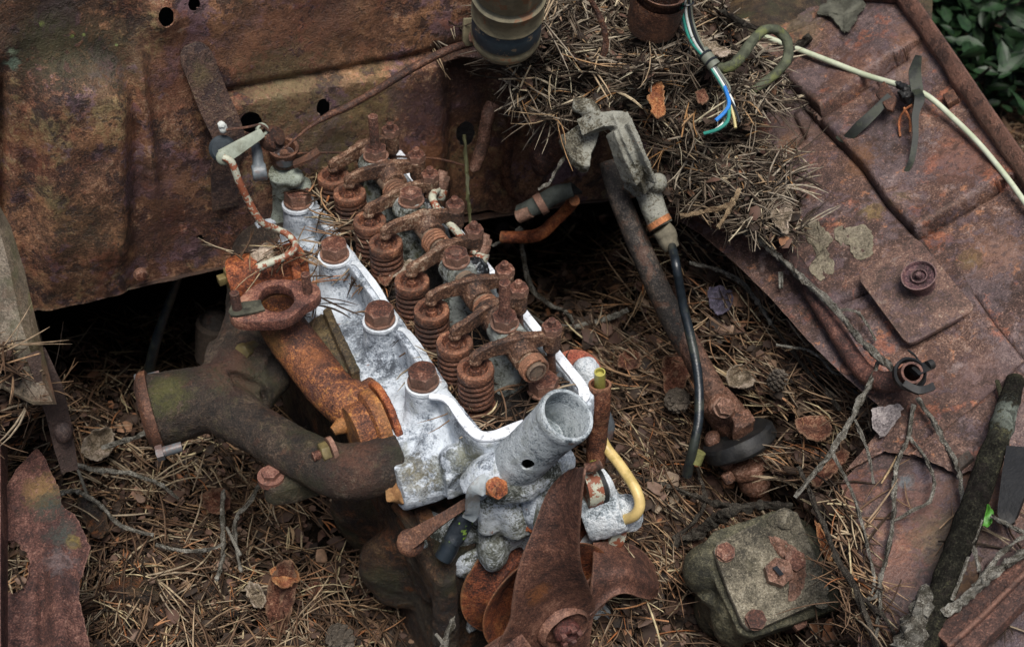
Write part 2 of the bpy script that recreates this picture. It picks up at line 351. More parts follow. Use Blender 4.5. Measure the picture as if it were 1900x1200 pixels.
M_strip = rust('faded_paint', hexc('3e362a'), hexc('5c5244'), hexc('6c6052'), hexc('80745f'), scab=hexc('5a4436'), off=21, scabs=.5, flecks=.3, bump=.0003, green=.6, pats=[(W(50, 650, .52), .03, hexc('4c3c26'), .9), (W(20, 600, .53), .02, hexc('54402c'), .8), (W(95, 720, .49), .02, hexc('7a4e38'), .8), (W(60, 560, .54), .01, hexc('6a6840'), .7)])
M_corroded = rust('rust_corroded', hexc('2a1818'), hexc('5d3630'), hexc('7c5048'), hexc('a5786c'), scab=hexc('3a2326'), off=23, scabs=.6, flecks=.5, bump=.001,
                  pats=[(W(75, 900, 0.378), .022, hexc('8a6a3a'), .75), (W(85, 930, 0.374), .018, hexc('2e3c34'), .85), (W(110, 985, 0.366), .016, hexc('3c4640'), .85), (W(135, 1000, 0.362), .01, hexc('8a7a3a'), .7), (W(110, 1040, 0.355), .016, hexc('7d6a70'), .6)])
M_gear = rust('iron_gearbox', hexc('3a372e'), hexc('857d6a'), hexc('a89f8a'), hexc('c8bfaa'), scab=hexc('3a3628'), off=25, scabs=.5, flecks=.3, bump=.0018, green=.3)
M_gearbody = rust('iron_gearbody', hexc('22221a'), hexc('444232'), hexc('605c48'), hexc('7c765e'), scab=hexc('2a2c20'), off=27, scabs=.4, flecks=.2, bump=.0008, green=.7)
M_joint = rust('rust_joint', hexc('2c1a16'), hexc('65402f'), hexc('86594a'), hexc('a88274'), off=29, scabs=.4)
M_col = rust('iron_column', hexc('161311'), hexc('2e2925'), hexc('4a4038'), hexc('6a5c50'), scab=hexc('5a3422'), off=31, scabs=.5, flecks=.3, bump=.0005)
M_peel = rust('grey_peel', hexc('453f34'), hexc('6c6454'), hexc('7d7463'), hexc('8d866f'), scab=hexc('5a5242'), off=33, scabs=.4, flecks=.2, bump=.0006, rough=.85)

def alu(name, lo, mid, hi, off=0, moss=.5, bump=.0006, pats=(), th=0.0):
    t = NT(name)
    n1 = t.noise(24, 5, .62, off); n2 = t.noise(110, 6, .66, off+2, .5); n3 = t.noise(560, 4, .7, off+4)
    f = t.math('SUBTRACT', t.math('ADD', t.math('MULTIPLY', n1, 1.15), t.math('ADD', t.math('MULTIPLY', n2, .75), t.math('MULTIPLY', n3, .8))), .85)
    col = t.ramp(f, [(.20+th, grey(lo, .8)), (.32+th, lo), (.43+th, mid), (.55+th, hi), (.78+th, grey(hi, 1.1))])
    m = t.mr(t.noise(240, 5, .75, off+15), .58, .66, 0, .55); col = t.mix(m, col, grey(lo, 1.0)); col = t.mix(t.mr(t.noise(16, 4, .7, off+17), .52, .62, 0, .5), col, grey(mid, .62)); col = t.mix(t.mr(t.g.outputs['Pointiness'], .52, .58, 0, .6), col, grey(hi, 1.12))  # last mix pales the edges in the colour, as wear and highlight
    g = t.mr(t.noise(30, 5, .7, off+7), .54, .64, 0, moss); col = t.mix(t.math('MULTIPLY', g, t.mr(n2, .4, .6)), col, hexc('4c4c26'))
    r = t.mr(t.noise(60, 5, .7, off+9), .66, .72, 0, .7); col = t.mix(r, col, hexc('7a4a2c'))
    col = t.patches(col, pats, n2)
    return t.done(col, t.mr(f, .3, .7, .5, .85), [(n2, bump*3.2, .9), (n3, bump*1.8, 1.0)], .35)
M_alu = alu('chalky_aluminium', hexc('565c64'), hexc('8f98a2'), hexc('c0c8d0'), moss=.5, th=-.01,
            pats=[(W(870, 850, .445), .022, hexc('565634'), .8), (W(905, 850, .445), .014, hexc('4c4c2a'), .8), (W(820, 870, .42), .016, hexc('68664a'), .7), (W(770, 885, .415), .022, hexc('6a6242'), .85), (W(745, 880, .41), .014, hexc('5a4c34'), .8), (W(900, 935, .40), .02, hexc('54543a'), .7), (W(625, 500, .45), .006, hexc('5a5236'), .6),
                  (W(840, 770, .44), .010, hexc('5c5a3a'), .6), (W(810, 745, .45), .008, hexc('3e3c30'), .7)])
M_alu_tube = alu('oxidised_aluminium', hexc('434c52'), hexc('7c868c'), hexc('b4bcc0'), off=5, moss=.35, bump=.0008, pats=[(W(1010, 790, .5), .02, hexc('5f6c70'), .5)])
M_alu_dark = alu('dirty_aluminium', hexc('22241e'), hexc('585a50'), hexc('9aa09c'), off=8, moss=.9, bump=.0008)
M_alu_white = alu('white_corroded_aluminium', hexc('6a7276'), hexc('a9b4bc'), hexc('d8dee2'), off=11, moss=.3, bump=.0012, th=-.03)
M_bracket_alu = alu('bracket_aluminium', hexc('28251c'), hexc('5a5546'), hexc('8a8a80'), off=14, moss=.8, bump=.0007,
                    pats=[(W(1075, 275, .52), .014, hexc('8a98a4'), .6)])
def plain(name, c, rough=.6, var=.25, bump=.0002, spec=.4, spots=None, sc=1, dirt=None, metal=0):
    t = NT(name); n2 = t.noise(90*sc, 5, .65, len(name)); n3 = t.noise(500*sc, 3, .6, 2)
    col = t.mix(t.mr(n2, .35, .65), grey(c, 1-var), grey(c, 1+var*.6))
    if dirt: col = t.mix(t.mr(t.noise(40*sc, 5, .7, 4), .5, .6, 0, dirt[1]), col, dirt[0])
    if spots: th_ = spots[3] if len(spots) > 3 else .57; col = t.mix(t.mr(t.noise(spots[2], 4, .7, 8), th_, th_+.04, 0, spots[1]), col, spots[0])
    return t.done(col, rough, [(n2, bump*2, .6), (n3, bump, .6)], spec, metal)
M_rim = plain('pale_gasket_face', hexc('d9dee4'), .55, .12, .0002, spots=(hexc('6d7074'), .6, 260))
M_rubber = plain('black_rubber', hexc('151618'), .6, .4, .0004, dirt=(hexc('2e2c28'), .35))
M_hose = plain('black_hose', hexc('1b2228'), .35, .4, .0003, dirt=(hexc('3c4038'), .6), spec=.5)
M_strap = plain('green_black_strap', hexc('191d18'), .6, .4, .0003, dirt=(hexc('3b4030'), .5))
M_yellow = plain('yellowed_plastic', hexc('c8af74'), .4, .12, .0002, dirt=(hexc('8a7a3a'), .4))
M_yellow2 = plain('green_yellow_plastic', hexc('a09a50'), .4, .15, .0002, dirt=(hexc('6a6a2a'), .5))
M_cable = plain('white_cable', hexc('b9bfa8'), .45, .08, .0001, dirt=(hexc('8a9a70'), .3))
M_wwhite = plain('wire_white', hexc('c3c8c4'), .4, .1, .0001, dirt=(hexc('6c7068'), .4))
M_wgreen = plain('wire_teal', hexc('2f7f72'), .4, .1, .0001)
M_wblue = plain('wire_blue', hexc('2f78c4'), .4, .1, .0001)
M_wblack = plain('wire_black', hexc('22262b'), .4, .2, .0001)
M_wyellow = plain('wire_cream', hexc('bdb07c'), .4, .1, .0001)
M_sleeve = plain('grey_sleeve', hexc('6c7064'), .6, .2, .0002)
M_mosscable = plain('mossy_cable', hexc('4c5040'), .85, .4, .0008, dirt=(hexc('6a7040'), .7))
M_whiterod = plain('chipped_white_rod', hexc('a9aa98'), .6, .2, .0004, spots=(hexc('7c3a20'), .95, 150, .53), dirt=(hexc('70706a'), .4))
M_whiterod2 = plain('rusting_white_rod', hexc('a3a493'), .6, .2, .0005, spots=(hexc('7c3c20'), .92, 110, .47))
M_brass = plain('dull_brass', hexc('655a3a'), .5, .35, .0004, dirt=(hexc('4a3c28'), .6))
M_zinc = plain('grey_zinc', hexc('5c6266'), .4, .25, .0003, dirt=(hexc('7a4a30'), .4))
M_black_metal = plain('black_shiny', hexc('1a1c1f'), .3, .5, .0012, spots=(hexc('8c9498'), .7, 240), spec=.6)
M_can = plain('painted_can', hexc('7f775f'), .6, .2, .0004, spots=(hexc('8f5a38'), .6, 60), dirt=(hexc('5d5a4a'), .6))
M_canblue = plain('painted_can_blue', hexc('33434c'), .55, .2, .0004, spots=(hexc('8a7a64'), .9, 70))
M_ochre = plain('flaking_nub', hexc('96714a'), .85, .35, .0014, dirt=(hexc('5d3a20'), .6))
M_soil = rust('dark_soil', hexc('0c0907'), hexc('1c140f'), hexc('2c2018'), hexc('4a3a2a'), off=40, scabs=.5, flecks=.4, bump=.003, rough=.95, spec=.1)
M_ground = rust('forest_ground', hexc('0a0806'), hexc('17120c'), hexc('241c12'), hexc('33301a'), off=44, scabs=.5, flecks=.2, bump=.004, rough=.95, spec=.1, sc=.4)
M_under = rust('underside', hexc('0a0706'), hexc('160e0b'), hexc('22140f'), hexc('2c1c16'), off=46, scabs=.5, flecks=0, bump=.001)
M_bark = rust('bark_flake', hexc('3a211a'), hexc('6a4034'), hexc('8a5c4a'), hexc('b08c74'), scab=hexc('3e2c2a'), off=48, scabs=.5, flecks=.3, bump=.0007, rough=.85, spec=.15)
M_bark2 = rust('bark_orange', hexc('5a2c1a'), hexc('9c5a38'), hexc('b9784a'), hexc('c89a6c'), scab=hexc('6a4038'), off=50, scabs=.5, flecks=.3, bump=.0006, rough=.8, spec=.15)
M_leafdead = rust('dead_leaf', hexc('4c4036'), hexc('8a7868'), hexc('a8978a'), hexc('c4b6a4'), scab=hexc('6a5a4c'), off=52, scabs=.4, flecks=.3, bump=.0006, rough=.85, spec=.15)
M_twig = rust('grey_twig', hexc('24211d'), hexc('5c574e'), hexc('8a867b'), hexc('bcbab0'), scab=hexc('3c3a30'), off=54, scabs=.6, flecks=.7, bump=.0012, sc=1.6, rough=.9, spec=.12)
M_twigdark = rust('dark_twig', hexc('14110e'), hexc('2c2722'), hexc('443d36'), hexc('6c685e'), off=56, scabs=.5, flecks=.5, bump=.0015, sc=1.3, rough=.85, spec=.15)
M_twigtan = rust('tan_twig', hexc('3c2a20'), hexc('7a5f4a'), hexc('9c8066'), hexc('baa184'), off=58, scabs=.4, flecks=.3, bump=.0008, sc=1.5, rough=.9, spec=.12)
M_branch = rust('mossy_branch', hexc('14130f'), hexc('272620'), hexc('38372c'), hexc('5c5b44'), off=60, scabs=.4, flecks=.35, bump=.0015, rough=.9, spec=.12,
                pats=[(FP(1880, 800, .02), .018, hexc('8a9288'), .85), (FP(1862, 830, .02), .012, hexc('7c8478'), .8)])
M_cone = rust('pine_cone', hexc('17110d'), hexc('332821'), hexc('57483c'), hexc('93887a'), off=62, bump=.001, rough=.9)
M_green = plain('fresh_leaf', hexc('4a8430'), .5, .25, .0004)
M_shrub = plain('shrub_leaf', (.012, .034, .010), .5, .4, .0004)

# ------------------------------------------------------------------ the setting: ground
g = MB(); g.grid(lambda a, b: Vector((-30+60*a, -20+60*b, .02*noise.noise(Vector((a*90, b*90, 0))))), 120, 120)
o = g.build('ground', M_ground, origin=Vector()); o['kind'] = 'structure'

# ------------------------------------------------------------------ firewall panel
fw = thing('firewall_panel', 'large blotched rusty bulkhead panel with round holes behind the engine', 'car panel', L(-100, 338, 420))
HOLES = [(305, 27, 15, 19), (360, 8, 12, 12), (458, 217, 21, 20), (592, 190, 13, 17), (873, 258, 18, 24), (372, 441, 9, 6), (985, 262, 5, 8)]
def fwrel(x, y):
    r = 0
    e = ((x-150)/115)**2
    top = 95+60*e
    r += .022*sst(y, top-6, top+75)*(1-sst(abs(x-150), 60, 105))*(1-sst(y, 420, 560)*.6)
    yl = 182-(x-420)*.185                                   # pressed ledge
    if x > 395: r += .010*sst(y, yl-7, yl+5)*sst(x, 395, 430)-.006*math.exp(-((y-yl+9)/8)**2)*sst(x, 395, 430)
    r += .009*math.exp(-((x-262-(y-180)*.12)/14)**2)*sst(y, 60, 150)*(1-sst(y, 330, 420))
    r -= .014*math.exp(-((x-8)/10)**2)*sst(y, 100, 200)
    r += .006*math.exp(-(((x-305)/30)**2+((y-30)/40)**2))
    r -= .020*sst(x, 805, 850)*sst(y, 90, 130)
    r += .010*sst(x, 915, 935)
    return r+.0025*noise.noise(Vector((x/60, y/60, 0)))+.0008*noise.noise(Vector((x/13, y/13, 3)))
FWB = [(-80, 592), (60, 572), (240, 532), (330, 512), (420, 492), (600, 455), (900, 402), (1100, 372), (1300, 350)]
NX, NY = 230, 92; vs = []; idx = {}
m = MB()
for j in range(NY+1):
    for i in range(NX+1):
        x = -80+i*6; yb = lerp(x, FWB); y = -60+(yb+60)*j/NY
        for hx, hy, ha, hb in HOLES:
            rr = math.hypot((x-hx)/ha, (y-hy)/hb)
            if 1 <= rr < 1+5.0/min(ha, hb)*1.0 or (.6 < rr < 1): 
                s_ = 1/rr; x2 = hx+(x-hx)*s_; y2 = hy+(y-hy)*s_; x, y = x2, y2; break
        m.v.append(FW(x, y, fwrel(x, y)))
w_ = NX+1
for j in range(NY):
    for i in range(NX):
        q = (j*w_+i, j*w_+i+1, (j+1)*w_+i+1, (j+1)*w_+i)
        x = -80+(i+.5)*6; yb = lerp(x, FWB); y = -60+(yb+60)*(j+.5)/NY
        if any(math.hypot((x-hx)/ha, (y-hy)/hb) < .92 for hx, hy, ha, hb in HOLES): continue
        m.f.append(q)
m.build('bulkhead_sheet', M_firewall, fw, solid=.0015)
m = MB()                                                    # folded flange under the lower edge
m.grid(lambda a, b: FW(-80+1380*a, lerp(-80+1380*a, FWB)-2, .006+.002*noise.noise(Vector((a*40, 0, 0))))+EVx*(.03*b)-UP*((.012+.004*noise.noise(Vector((a*70, 3, 0))))*b), 150, 3)
m.build('lower_flange', rust('rust_flange_edge', hexc('20120f'), hexc('3c241c'), hexc('54362a'), hexc('6c5040'), off=71, pats=[(FW(205, 540), .022, hexc('5c6250'), .9), (FW(100, 562), .02, hexc('4a4c42'), .9), (FW(150, 552), .015, hexc('5c5c4c'), .9)]), fw, solid=.0015)
m = MB(); m.grid(lambda a, b: L(-560+1300*a, 366+700*b, 1000*(FW(150, lerp(150, FWB), 0).z)-14+22*0), 8, 6, UP*.003); m.build('floor_blocker', M_under, fw)  # unseen car floor, added to block light from the gap below the bulkhead
m = MB(); m.grid(lambda a, b: L(-560, 366+700*b, 0+a*400), 4, 4, EUx*.003); m.grid(lambda a, b: L(-560+1300*a, 1060, 0+b*400), 4, 4, EVx*.003); m.grid(lambda a, b: L(740, 366+700*b, 0+a*400), 4, 4, EUx*.003); m.build('blocker_walls', M_under, fw)  # unseen walls added to close off the dark space under the floor
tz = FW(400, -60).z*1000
m = MB(); m.grid(lambda a, b: L(-700+1500*a, 340+720*b, FW(400, -60).z*1000-2), 4, 4, UP*.003); m.grid(lambda a, b: L(-700+1500*a, 1062, 380+a*0+b*(FW(400, -60).z*1000-380)), 4, 4, EVx*.003); m.build('cowl_blocker', M_under, fw)  # unseen lid and back wall, added to keep sky light from the holes
m = MB(); m.beam([FW(350, 78, .004), FW(354, 88, .005), FW(364, 112, .007), FW(386, 172, .012), FW(412, 240, .020), FW(408, 300, .013), FW(411, 375, .010)], [.010, .022, .029, .029, .030, .028, .026, .025], .003, FWN, 5)
m.build('strap_bracket', rust('rust_strap', hexc('281a1c'), hexc('5c423c'), hexc('6f5246'), hexc('8a7560'), scab=hexc('33262c'), off=73, scabs=.7, pats=[(FW(365, 130), .016, hexc('7a6844'), .7)]), fw, bevel=.0015)
m = MB(); m.bolt(FW(255, 498, .008), FWN, .006, .005); m.build('bolt', M_bolt, fw)
for hx, hy, hr in ((140, 0, 0),): pass

# side edge panel on the far left
m = MB(); ss = [(-6, 372), (20, 420), (45, 500), (68, 600), (88, 680), (104, 745)]
m.grid(lambda a, b: (lambda y, xr: W(xr+(lerp(y, [(372, -140), (590, -140), (690, -60), (715, 0), (745, 60)])-xr)*b, y, .60-.12*a-.012*sst(b, 0, .12)+.01*b))(a*373+372, lerp(a*373+372, [(y, x) for x, y in ss])), 40, 14, -UP*.003)
o = m.build('side_panel', M_strip, None, disp=(.0006, 60)); tag(o, 'faded mauve and green painted strip of panel at the left edge of the picture', 'car panel')
# corroded bracket bottom left
cb = thing('corroded_plate', 'ragged rusty plate with dark oval hole and green patch at bottom left', 'car panel', W(60, 1050, .33))
edge = [(868, 58), (835, 72), (850, 84), (880, 96), (900, 106), (940, 118), (955, 140), (975, 150), (1000, 160), (1020, 170), (1050, 158), (1085, 148), (1110, 148), (1150, 156), (1240, 178)]
def cbr(x, y): return .008*math.exp(-((x-108-(y-1100)*.05)/22)**2)*sst(y, 1000, 1080)-.006*math.exp(-((x-80)/10)**2)*sst(y, 1020, 1090)-.00012*max(0, x-140)
m = MB(); NXc, NYc = 40, 100; keep = {}
for j in range(NYc+1):
    y = 832+j*4.2; xr = lerp(y, [(832, 70), (850, 84), (880, 96), (900, 108), (940, 116), (952, 138), (975, 150), (1000, 162), (1018, 168), (1050, 158), (1085, 147), (1110, 147), (1150, 156), (1260, 180)])+3*noise.noise(Vector((y/9, 0, 0)))
    xl = lerp(y, [(832, 66), (870, 30), (900, 14), (930, 8), (1260, 6)])
    for i in range(NXc+1):
        x = xl+(xr-xl)*i/NXc; rr = math.hypot((x-20)/36, (y-1053)/49)
        if .75 < rr < 1.12 and rr != 0:
            k = (1+.04*noise.noise(Vector((x/6, y/6, 2))))/rr; x = 20+(x-20)*k; y_ = 1053+(y-1053)*k
        else: y_ = y
        m.v.append(W(max(x, xl), y_, .335+cbr(x, y_)+.04*(1-sst(y_, 830, 1200))))
for j in range(NYc):
    for i in range(NXc):
        y = 832+(j+.5)*4.2; q = (j*(NXc+1)+i, j*(NXc+1)+i+1, (j+1)*(NXc+1)+i+1, (j+1)*(NXc+1)+i); c = sum((m.v[k] for k in q), Vector())/4
        s_, c_ = SP, CP; d_ = depth(c); xx = 950+FPX*c.x/d_; up_ = (c-Vector((0, 0, CZ))).dot(Vector((0, SP, CP))); yy = 600-FPX*up_/d_
        if math.hypot((xx-20)/36, (yy-1053)/49) < .97: continue
        m.f.append(q)
m.build('ragged_sheet', M_corroded, cb, solid=.002, disp=(.0006, 150))
m = MB(); m.grid(lambda a, b: W(8-14*b, 800+450*a, .345+.035*b-.005*b+.03*(1-a)), 40, 3, EUx*.003); m.build('upright_flange', M_corroded, cb)

# right inner wing
fe = thing('inner_wing', 'broad reddish brown wing panel with pressed ribs filling the upper right', 'car panel', FP(1700, 400))
GR = [[(1395, 95), (1455, 145), (1527, 218), (1610, 150), (1660, 112)], [(1400, 330), (1440, 282), (1490, 250), (1470, 210)], [(1520, 225), (1555, 262), (1600, 310), (1648, 380), (1702, 437), (1770, 398), (1850, 350)], [(1805, 545), (1850, 610), (1905, 672), (1990, 760)], [(1745, 806), (1800, 765), (1868, 708), (1960, 640)],
      [(1625, 137), (1652, 120), (1680, 104)], [(1560, 560), (1602, 545), (1640, 520)], [(1620, 138), (1640, 175)], [(1460, 60), (1500, 40), (1530, 10)]]
def ferel(x, y):
    r = 0
    for k, g_ in enumerate(GR):
        dm, sg = min((segd(x, y, a, b) for a, b in zip(g_, g_[1:])), key=lambda t: t[0])
        w = 1 if k not in (7, 8) else .6
        r -= .0095*w*math.exp(-(dm/4.6)**2)
        if k in (0, 2): r += (.008 if sg < 0 else -.004)*math.exp(-(dm/55)**2)*min(1, dm/4)
        if k in (3, 4): r += (.008 if sg > 0 else -.004)*math.exp(-(dm/50)**2)*min(1, dm/4)
    return r+.0009*noise.noise(Vector((x/110, y/110, 7)))+.0003*noise.noise(Vector((x/17, y/17, 1)))
XL = [(-40, 1530), (5, 1545), (20, 1500), (60, 1440), (100, 1392), (140, 1385), (220, 1330), (400, 1235), (440, 1300), (500, 1370), (560, 1430), (640, 1500), (700, 1560), (760, 1605), (810, 1642), (850, 1625), (890, 1570)]
YB = [(1560, 880), (1640, 838), (1700, 846), (1780, 882), (1850, 855), (1980, 812)]
m = MB(); NXf, NYf = 230, 310
for j in range(NYf+1):
    y = -40+j*(930/NYf); xl = lerp(y, XL)
    if y < 130: xl += 14*noise.noise(Vector((y/11, 0, 0)))
    xr = min(1680+.71*(y+2), 2060)
    for i in range(NXf+1):
        x = xl+(xr-xl)*i/NXf; yy = -40+(y+40)*(lerp(x, YB)+40+2*noise.noise(Vector((x/9, 0, 0))))/930; m.v.append(FP(x, yy, ferel(x, yy)))
m.f += [(j*(NXf+1)+i, j*(NXf+1)+i+1, (j+1)*(NXf+1)+i+1, (j+1)*(NXf+1)+i) for j in range(NYf) for i in range(NXf)]
m.build('ribbed_sheet', M_fender, fe, solid=.0015)
M_lip = rust('rust_lip', hexc('33201e'), hexc('5f3c34'), hexc('7a4e42'), hexc('a07060'), off=75, scabs=.6, flecks=.4)
m = MB(); lp = [(1655, -40), (1696, 8), (1745, 78), (1800, 158), (1850, 232), (1905, 312), (1990, 436)]
N = 60
def lipf(a, b):
    t = a*(len(lp)-1); i = min(int(t), len(lp)-2); x = lp[i][0]+(lp[i+1][0]-lp[i][0])*(t-i); y = lp[i][1]+(lp[i+1][1]-lp[i][1])*(t-i)
    wv = 5*noise.noise(Vector((a*9, 5, 0)))
    k = b*4; prof = [(-26-wv, 5+wv*.3, .000), (-25-wv, 4, .012), (-3, 0, .018), (0, 0, .016), (0, 2, -.03)]; q = min(int(k), 3); f = k-q
    dx, dy, dz = [prof[q][c]+(prof[q+1][c]-prof[q][c])*f for c in range(3)]
    return FP(x+dx, y+dy, dz)
m.grid(lipf, 60, 4); m.build('edge_lip', M_lip, fe, solid=.0015, angle=60)
m = MB(); m.beam([FP(1500, -6, .010), FP(1600, 0, .011), FP(1690, 6, .012)], .010, .016, FPN); m.build('top_lip', M_lip, fe, bevel=.001)
sq = [(1602, 528), (1612, 520), (1690, 462), (1704, 458), (1714, 464), (1800, 566), (1810, 578), (1804, 590), (1704, 648), (1692, 652), (1682, 646), (1604, 542)]
m = MB(); m.prism([FP(x, y, .010+.008*sst(x, 1800, 1600)) for x, y in sq], -FPN*.005)
pl = m.build('square_plate', rust('rust_plate', hexc('33211f'), hexc('64443e'), hexc('7f584d'), hexc('a89080'), off=77, scabs=.5, flecks=.6, scab=hexc('54424c')), fe, bevel=.0012)
sub(pl)
c0 = FP(1716, 545, .012); m = MB(); m.lathe(c0, FPN, [(0, .000), (.011, 0), (.012, .010), (.0148, .0175), (.0150, .0185), (.0138, .0185), (.0125, .0155), (.0072, .0145), (.0070, .0175), (.0060, .0175), (.0055, .0150), (.0030, .0150), (.0030, .020), (.0022, .021), (0, .021)], 32)
m.build('cup_washer', rust('rust_cup', hexc('2e1a1c'), hexc('64404a'), hexc('7a5250'), hexc('a88480'), off=79, scabs=.4), pl, disp=(.0003, 300))
m = MB(); m.box(FP(1766, 190, .004), (FP(1776, 184)-FP(1766, 190)), (FP(1771, 199)-FP(1766, 190)), FPN*.005); m.build('stop_block', M_rod, fe, bevel=.001)
m = MB(); m.lathe(FP(1575, 684, .001), FPN, [(.007, 0), (.007, .002), (.004, .0035), (0, .004)], 18); m.build('rivet', M_lip, fe)
def blob_poly(cx, cy, pts): return [(cx+x, cy+y) for x, y in pts]
def flake_on(pf, poly, th, name, mat, parent=None, lift=.001, curl=.0, seed=0):
    """ragged thin flake lying on a plane function: outline in picture units, roughened"""
    for _ in range(1):
        poly = [q for p0, p1 in zip(poly, poly[1:]+poly[:1]) for q in ((p0[0]*.78+p1[0]*.22, p0[1]*.78+p1[1]*.22), (p0[0]*.22+p1[0]*.78, p0[1]*.22+p1[1]*.78))]
    n = len(poly); out = []
    for i in range(n):
        a, b = poly[i], poly[(i+1) % n]
        for k in range(4):
            t = k/4; x = a[0]+(b[0]-a[0])*t; y = a[1]+(b[1]-a[1])*t
            out.append((x+4.4*noise.noise(Vector((x/9, y/9, seed)))+2.2*noise.noise(Vector((x/3.5, y/3.5, seed))), y+3.4*noise.noise(Vector((x/9, y/9, seed+9)))+2.2*noise.noise(Vector((x/3.5, y/3.5, seed+9)))))
    cx = sum(p[0] for p in out)/len(out); cy = sum(p[1] for p in out)/len(out)
    vs = []; R = 5; K = len(out)
    for r in range(R+1):
        s_ = r/R
        for x, y in out:
            xx = cx+(x-cx)*s_; yy = cy+(y-cy)*s_; vs.append(pf(xx, yy, lift+th+curl*s_*s_*(.5+noise.noise(Vector((xx/25, yy/25, seed+3))))+.0022*noise.noise(Vector((xx/12, yy/12, seed+5)))))
    fs = [(r*K+i, r*K+(i+1) % K, (r+1)*K+(i+1) % K, (r+1)*K+i) for r in range(R) for i in range(K)]
    mm = MB(); mm.add(vs, fs); bm_ = mm.build(name, mat, parent, solid=th)
    return bm_
for k, poly in enumerate(([(1484, 415), (1515, 404), (1528, 430), (1545, 440), (1536, 460), (1540, 478), (1548, 492), (1550, 508), (1532, 512), (1524, 525), (1512, 514), (1500, 500), (1516, 482), (1512, 462), (1495, 445)],
                          [(1552, 420), (1575, 428), (1600, 418), (1622, 432), (1620, 470), (1612, 480), (1596, 486), (1584, 478), (1578, 455), (1562, 458), (1550, 445)])):
    flake_on(FP, poly, .0012, 'lichen_crust', M_peel, fe, seed=k)
flake_on(FP, [(1515, 30), (1545, 8), (1575, 6), (1608, 10), (1610, 24), (1598, 34), (1590, 55), (1572, 72), (1560, 62), (1545, 40), (1530, 36)], .0015, 'peeling_tape', plain('grey_tape', hexc('4e4e44'), .8, .4, .001), fe, lift=.003, curl=.004, seed=5)

# lower wing panel
lo = thing('lower_wing_panel', 'smooth dull purple brown panel under twigs in the lower right corner', 'car panel', LP(1750, 1050))
m = MB(); XLl = [(790, 1660), (850, 1612), (900, 1560), (960, 1585), (1060, 1600), (1280, 1590)]
m.grid(lambda a, b: LP(lerp(790+490*b, XLl)+a*(2000-lerp(790+490*b, XLl)), 790+490*b, .004*math.exp(-((lerp(790+490*b, XLl)+a*(2000-lerp(790+490*b, XLl))-1600-(790+490*b-900)*.02)/60)**2)+.0015*noise.noise(Vector((a*4, b*5, 2)))), 80, 90)
m.build('sheet', M_lower, lo, solid=.0015)
m = MB(); m.box(LP(1790, 868, .006), (LP(1805, 852)-LP(1785, 868))*.8, (LP(1797, 885)-LP(1785, 868))*.45, LPN*.006); m.box(LP(1830, 850, .004), (LP(1870, 838)-LP(1830, 850))*.9, (LP(1834, 862)-LP(1830, 850))*.6, LPN*.003)
m.build('tab', M_col, lo, bevel=.001)
m = MB(); m.beam([LP(1770, 1225, .02), LP(1830, 1170, .02), LP(1905, 1095, .02), LP(1990, 1020, .02)], .032, .012, LPN)
m.beam([LP(1770, 1232, .027), LP(1830, 1178, .027), LP(1905, 1103, .027), LP(1990, 1028, .027)], .004, .008, LPN); m.build('rail', M_lip, lo, bevel=.002)
for x, y in ((1852, 1060), (1688, 826)):
    m = MB(); c = LP(x, y, .0); m.lathe(c, LPN, [(.014, .001), (.0135, .004), (.010, .003), (.0095, .002)], 28); m.hexn(c+LPN*.002, LPN, .0075, .008) if x > 1800 else m.cyl(c, c+LPN*.004, .004)
    m.build('bolt', rust('rust_boltw', hexc('2a1c1f'), hexc('4c3838'), hexc('64484a'), hexc('8a7070'), off=81, scabs=.4), lo)
# ------------------------------------------------------------------ the engine
en = thing('engine', 'small derelict engine with white corroded head, exposed rusty valve gear and manifolds, in the middle', 'engine', L(0, 120, 150))
def S(o): return sub(o)
def lbox(m, u0, u1, v0, v1, z0, z1): m.box(L((u0+u1)/2, (v0+v1)/2, (z0+z1)/2), EUx*abs(u1-u0)/2000, EVx*abs(v1-v0)/2000, UP*abs(z1-z0)/2000)
BV = [30, 115, 213, 300]; BU = -33
m = MB()
lbox(m, 74, 84, -50, 338, 440, 469); lbox(m, -14, 40, -56, -46, 400, 469); lbox(m, 40, 78, -56, -46, 440, 469); lbox(m, -27, -15, 20, 338, 400, 468)
m.prism([L(-28, 24, 400), L(-18, 24, 400), L(-15, -44, 400), L(-8, -56, 400), L(-20, -54, 400), L(-28, -40, 400)], UP*.069)
for v in BV:
    m.lathe(L(BU, v, 398), UP, [(0, 0), (.021, 0), (.0175, .035), (.0155, .062), (.0145, .071), (0, .071)], 26)
    m.ball(L(BU-4, v-4, 420), .020, .022, .03)
lbox(m, -64, 78, -10, 336, 392, 428); lbox(m, -48, 60, -40, -10, 400, 428); lbox(m, -26, 52, -60, -40, 404, 430)
for v0, v1 in ((10, 82), (100, 186), (205, 290)):
    m.prism([L(-70, v0, 385), L(-24, v0-4, 385), L(-24, v1+2, 385), L(-64, v1, 385)], UP*.050); m.cyl(L(-74, (v0+v1)/2, 405), L(-22, (v0+v1)/2, 414), .033, .028)
m.tube([L(-26, 15, 432), L(-42, -4, 422), L(-54, -14, 412)], [.015, .017, .019]); m.ball(L(-34, -28, 430), .013, .014, .018)
m.tube([L(-80, -8, 406), L(-55, -10, 406), L(-20, -12, 408)], [.0225, .024, .022], n=3)        # front exhaust port boss
m.tube([L(-20, -60, 425), L(10, -66, 430), L(50, -62, 425)], [.012, .014, .014]); m.ball(L(20, -70, 400), .03, .02, .03)
lbox(m, -70, -20, 320, 338, 380, 440); m.tube([W(528, 345, .47), W(525, 395, .43), W(520, 440, .39)], [.013, .015, .02])
head = m.build('cylinder_head', M_alu, en, remesh=.0017, sm=7, disp=(.0009, 70))
